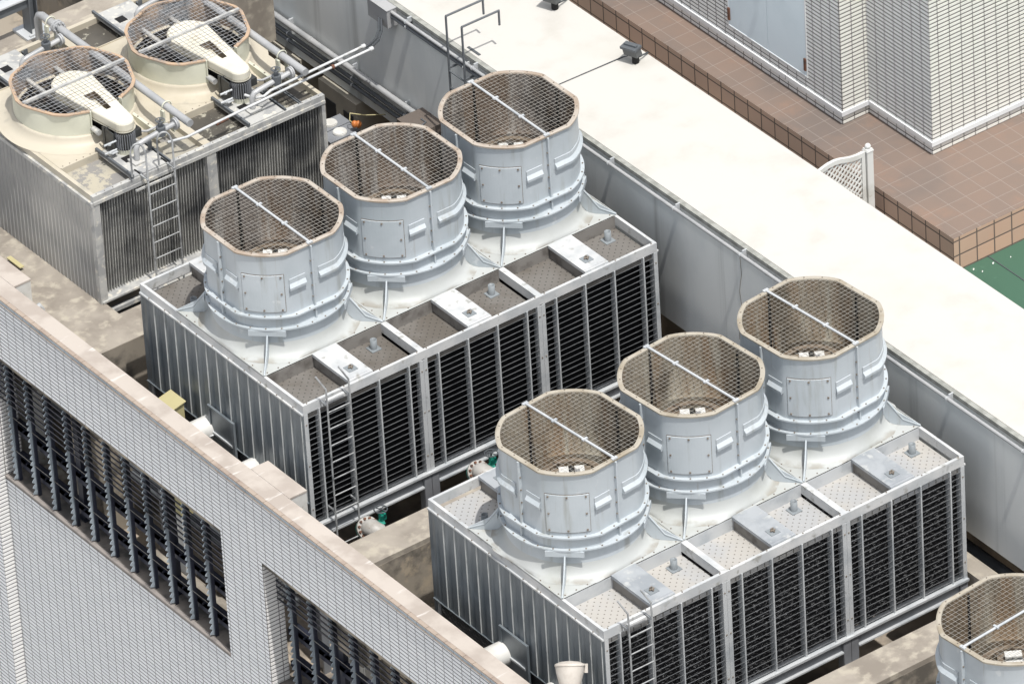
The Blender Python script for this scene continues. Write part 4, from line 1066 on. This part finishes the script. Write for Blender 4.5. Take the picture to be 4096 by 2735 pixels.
for i, y in enumerate((4.15, 4.9, 5.7)):
    T = thing('equipment_cabinet', ('beige equipment cabinet under the wall pipes, nearest to the white lids', 'beige equipment cabinet under the wall pipes, next behind the nearest', 'beige equipment cabinet under the wall pipes, farthest up')[i], 'cabinet', (3.35,y,-1.6), 'beige cabinets under the wall'); O = (3.35,y,-1.6)
    q = MB(); q.box(3.20, 3.6, y-.22, y+.25, -1.6, -.90); part('body', q, [M['cabinet']], T, O)
    for k in (0, 1):
        q = MB(); yy = y-.12+k*.22; q.box(3.194, 3.20, yy-.06, yy+.06, -1.2, -1.02); part('window', q, [M['glass_dk']], T, O)
# ends of pipes right of the near row
q = MB(); q.box(3.06, 3.2, -3.55, -2.9, -1.1, -1.0); one('concrete_curb', q, [M['conc']], 'sunlit pale curb at the foot of the near row beside the wall', 'curb', (3.1,-3.2,-1.1))
q = MB(); q.tube([(3.22,-3.3,-1.15),(3.22,-2.6,-1.15)], .06, 14); q.tube([(3.36,-3.5,-1.15),(3.36,-2.6,-1.15)], .05, 14); one('floor_pipes', q, [M['pipe_dk']], 'dark pipes lying on the deck between the near row and the wall', 'pipe', (3.3,-3,-1.15))
# white cabinets and panels seen through the louvres
for x0,x1,y0,y1,z0,z1,lb in ((-.20,-.12,3.19,3.45,-2.25,-1.5,'tall white cabinet seen through the upper end of the large louvre screen'),
        (-.17,-.13,1.36,1.50,-2.1,-1.45,'narrow white panel seen through the lower end of the large louvre screen'),
        (-.15,-.09,-.75,-.35,-2.25,-1.3,'tall white cabinet seen through the lower right louvre screen')):
    q = MB(); q.box(x0,x1,y0,y1,z0,z1); q.box(x0-.006,x0,y0+.02,y1-.02,z0+.03,z1-.03); one('white_cabinet', q, [M['white_paint']], lb, 'cabinet', (x0,y0,z0), 'white cabinets behind the louvres')
q = MB(); q.box(-.30,-.18,2.80,3.04,-ZD,-2.02); one('concrete_plinth', q, [M['conc']], 'low concrete plinth on the deck seen through the large louvre screen', 'plinth', (-.2,2.9,-ZD))
q = MB(); q.tube([(-.16,.6,-2.16),(-.16,1.78,-2.16)], .06, 16); one('deck_pipe', q, [M['conc']], 'fat pale pipe lying on the deck seen through the large louvre screen', 'pipe', (-.16,1.2,-2.16))
q = MB(); q.obox((-.2,1.325,-2.11), (0,.018,0), (0,.045,-.095), (.012,0,0)); one('leaning_board', q, [M['white_paint']], 'white board leaning behind the lower end of the large louvre screen', 'board', (-.2,1.32,-2.2))
for k, x in enumerate((-.05, .03)):
    q = MB(); q.tube([(x,.3,-1.62-.2*k),(x,3.3,-1.62-.2*k)], .03, 10); one('deck_pipe', q, [M['pipe_dk']], ('upper dark pipe running along the deck behind the large louvre screen','lower dark pipe running along the deck behind the large louvre screen')[k], 'pipe', (x,2,-1.6))
# small grey pipe bits by the coping on the slab
q = MB(); q.tube([(-.30,2.93,-.62),(-.22,2.93,-.60),(-.20,2.93,-.64),(-.20,2.93,-.70)], .018, 8)
one('pipe_elbow', q, [M['galv']], 'small bent silver pipe on the concrete slab beside the coping', 'pipe', (-.2,2.9,-.7))

# background beyond the cream towers
q = MB(); q.add([(.22,4.86,-.72),(1.55,4.86,-.72),(1.55,12,-.72),(.22,12,-.72)], [(0,1,2,3)]); q.add([(2.35,4.86,-.72),(3.1,4.86,-.72),(3.1,12,-.72),(2.35,12,-.72)], [(0,1,2,3)])
one('rear_roof', q, [M['conc']], kind='structure')
q = MB(); q.add([(1.55,4.86,-1.3),(2.35,4.86,-1.3),(2.35,12,-1.3),(1.55,12,-1.3)], [(0,1,2,3)]); q.add([(1.55,4.86,-1.3),(1.55,12,-1.3),(1.55,12,-.72),(1.55,4.86,-.72)], [(0,1,2,3)]); q.add([(2.35,4.86,-1.3),(2.35,12,-1.3),(2.35,12,-.72),(2.35,4.86,-.72)], [(0,1,2,3)])
one('rear_trench', q, [M['conc_side']], kind='structure')
q = MB(); q.box(-.2, 3.1, 4.72, 4.82, .06, .14); q.box(-.2,3.1,4.76,4.78,-.7,.06)
one('walkway_beam', q, [M['conc']], 'pale steel beam running right behind the cream towers', 'beam', (1,4.75,.1))
T = thing('steel_gantry', 'dark steel post and beam standing behind the cream tower at the top left', 'steel frame', (1.15,4.95,.11)); O = (1.15,4.95,.11)
q = MB(); q.box(1.115, 1.123, 4.90, 5.00, .125, 1.4); q.box(1.177, 1.185, 4.90, 5.00, .125, 1.4); q.box(1.123,1.177,4.945,4.955,.125,1.4); part('post', q, [M['pipe_dk']], T, O)
q = MB(); q.box(1.05, 1.26, 4.85, 5.05, .105, .125); q.box(1.08,1.22,4.86,4.88,.125,.14); part('base_plate', q, [M['galv']], T, O)
q = MB(); q.box(.3, 1.115, 4.92, 4.98, .34, .42); q.box(.3,1.115,4.90,5.0,.42,.432,1); part('beam', q, [M['pipe_dk'], M['galv']], T, O)
q = MB(); q.box(.3, 3.1, 4.86, 5.06, .02, .10); one('rear_ledge', q, [M['conc']], 'long grey ledge carrying the steel post behind the cream towers', 'ledge', (1,4.95,.06))

# ------------------------------------------------------------------ camera, light, world
cam = bpy.data.cameras.new('camera'); co = bpy.data.objects.new('camera', cam); COL.objects.link(co); SC.camera = co
p = [-27.0693735, -41.8893136, 34.8677227, 0.9652468, 0.0515865, -0.6381463, 10.4948395]
co.location = W(p[:3]); co.rotation_euler = p[3:6]
cam.sensor_width = 36; cam.lens = math.exp(p[6])/4096*36; cam.clip_start = 1; cam.clip_end = 2000
L = Vector((.12, 1, -2.55)).normalized()
sl = bpy.data.lights.new('sun', 'SUN'); sl.energy = 3.0; sl.angle = math.radians(.5); sl.color = (1, .965, .91)
so = bpy.data.objects.new('sun', sl); COL.objects.link(so); so.rotation_euler = L.to_track_quat('-Z', 'Y').to_euler(); so.location = (0,0,60)
w = bpy.data.worlds.new('World'); SC.world = w; w.use_nodes = True
nt = w.node_tree; bg = nt.nodes['Background']; sk = nt.nodes.new('ShaderNodeTexSky'); sk.sky_type = 'NISHITA'; sk.sun_disc = False
sk.sun_elevation = math.asin(-L.z); sk.sun_rotation = math.atan2(-L.x, -L.y); sk.dust_density = 2.5; sk.air_density = 1.0
hs = nt.nodes.new('ShaderNodeHueSaturation'); hs.inputs['Saturation'].default_value = .28   # hazy, whitish sky
nt.links.new(sk.outputs[0], hs.inputs['Color']); nt.links.new(hs.outputs[0], bg.inputs[0]); bg.inputs[1].default_value = .14
SC.view_settings.view_transform = 'Standard'; SC.view_settings.look = 'None'; SC.view_settings.exposure = .5; SC.view_settings.gamma = 1
SC.cycles.max_bounces = 8; SC.cycles.diffuse_bounces = 4
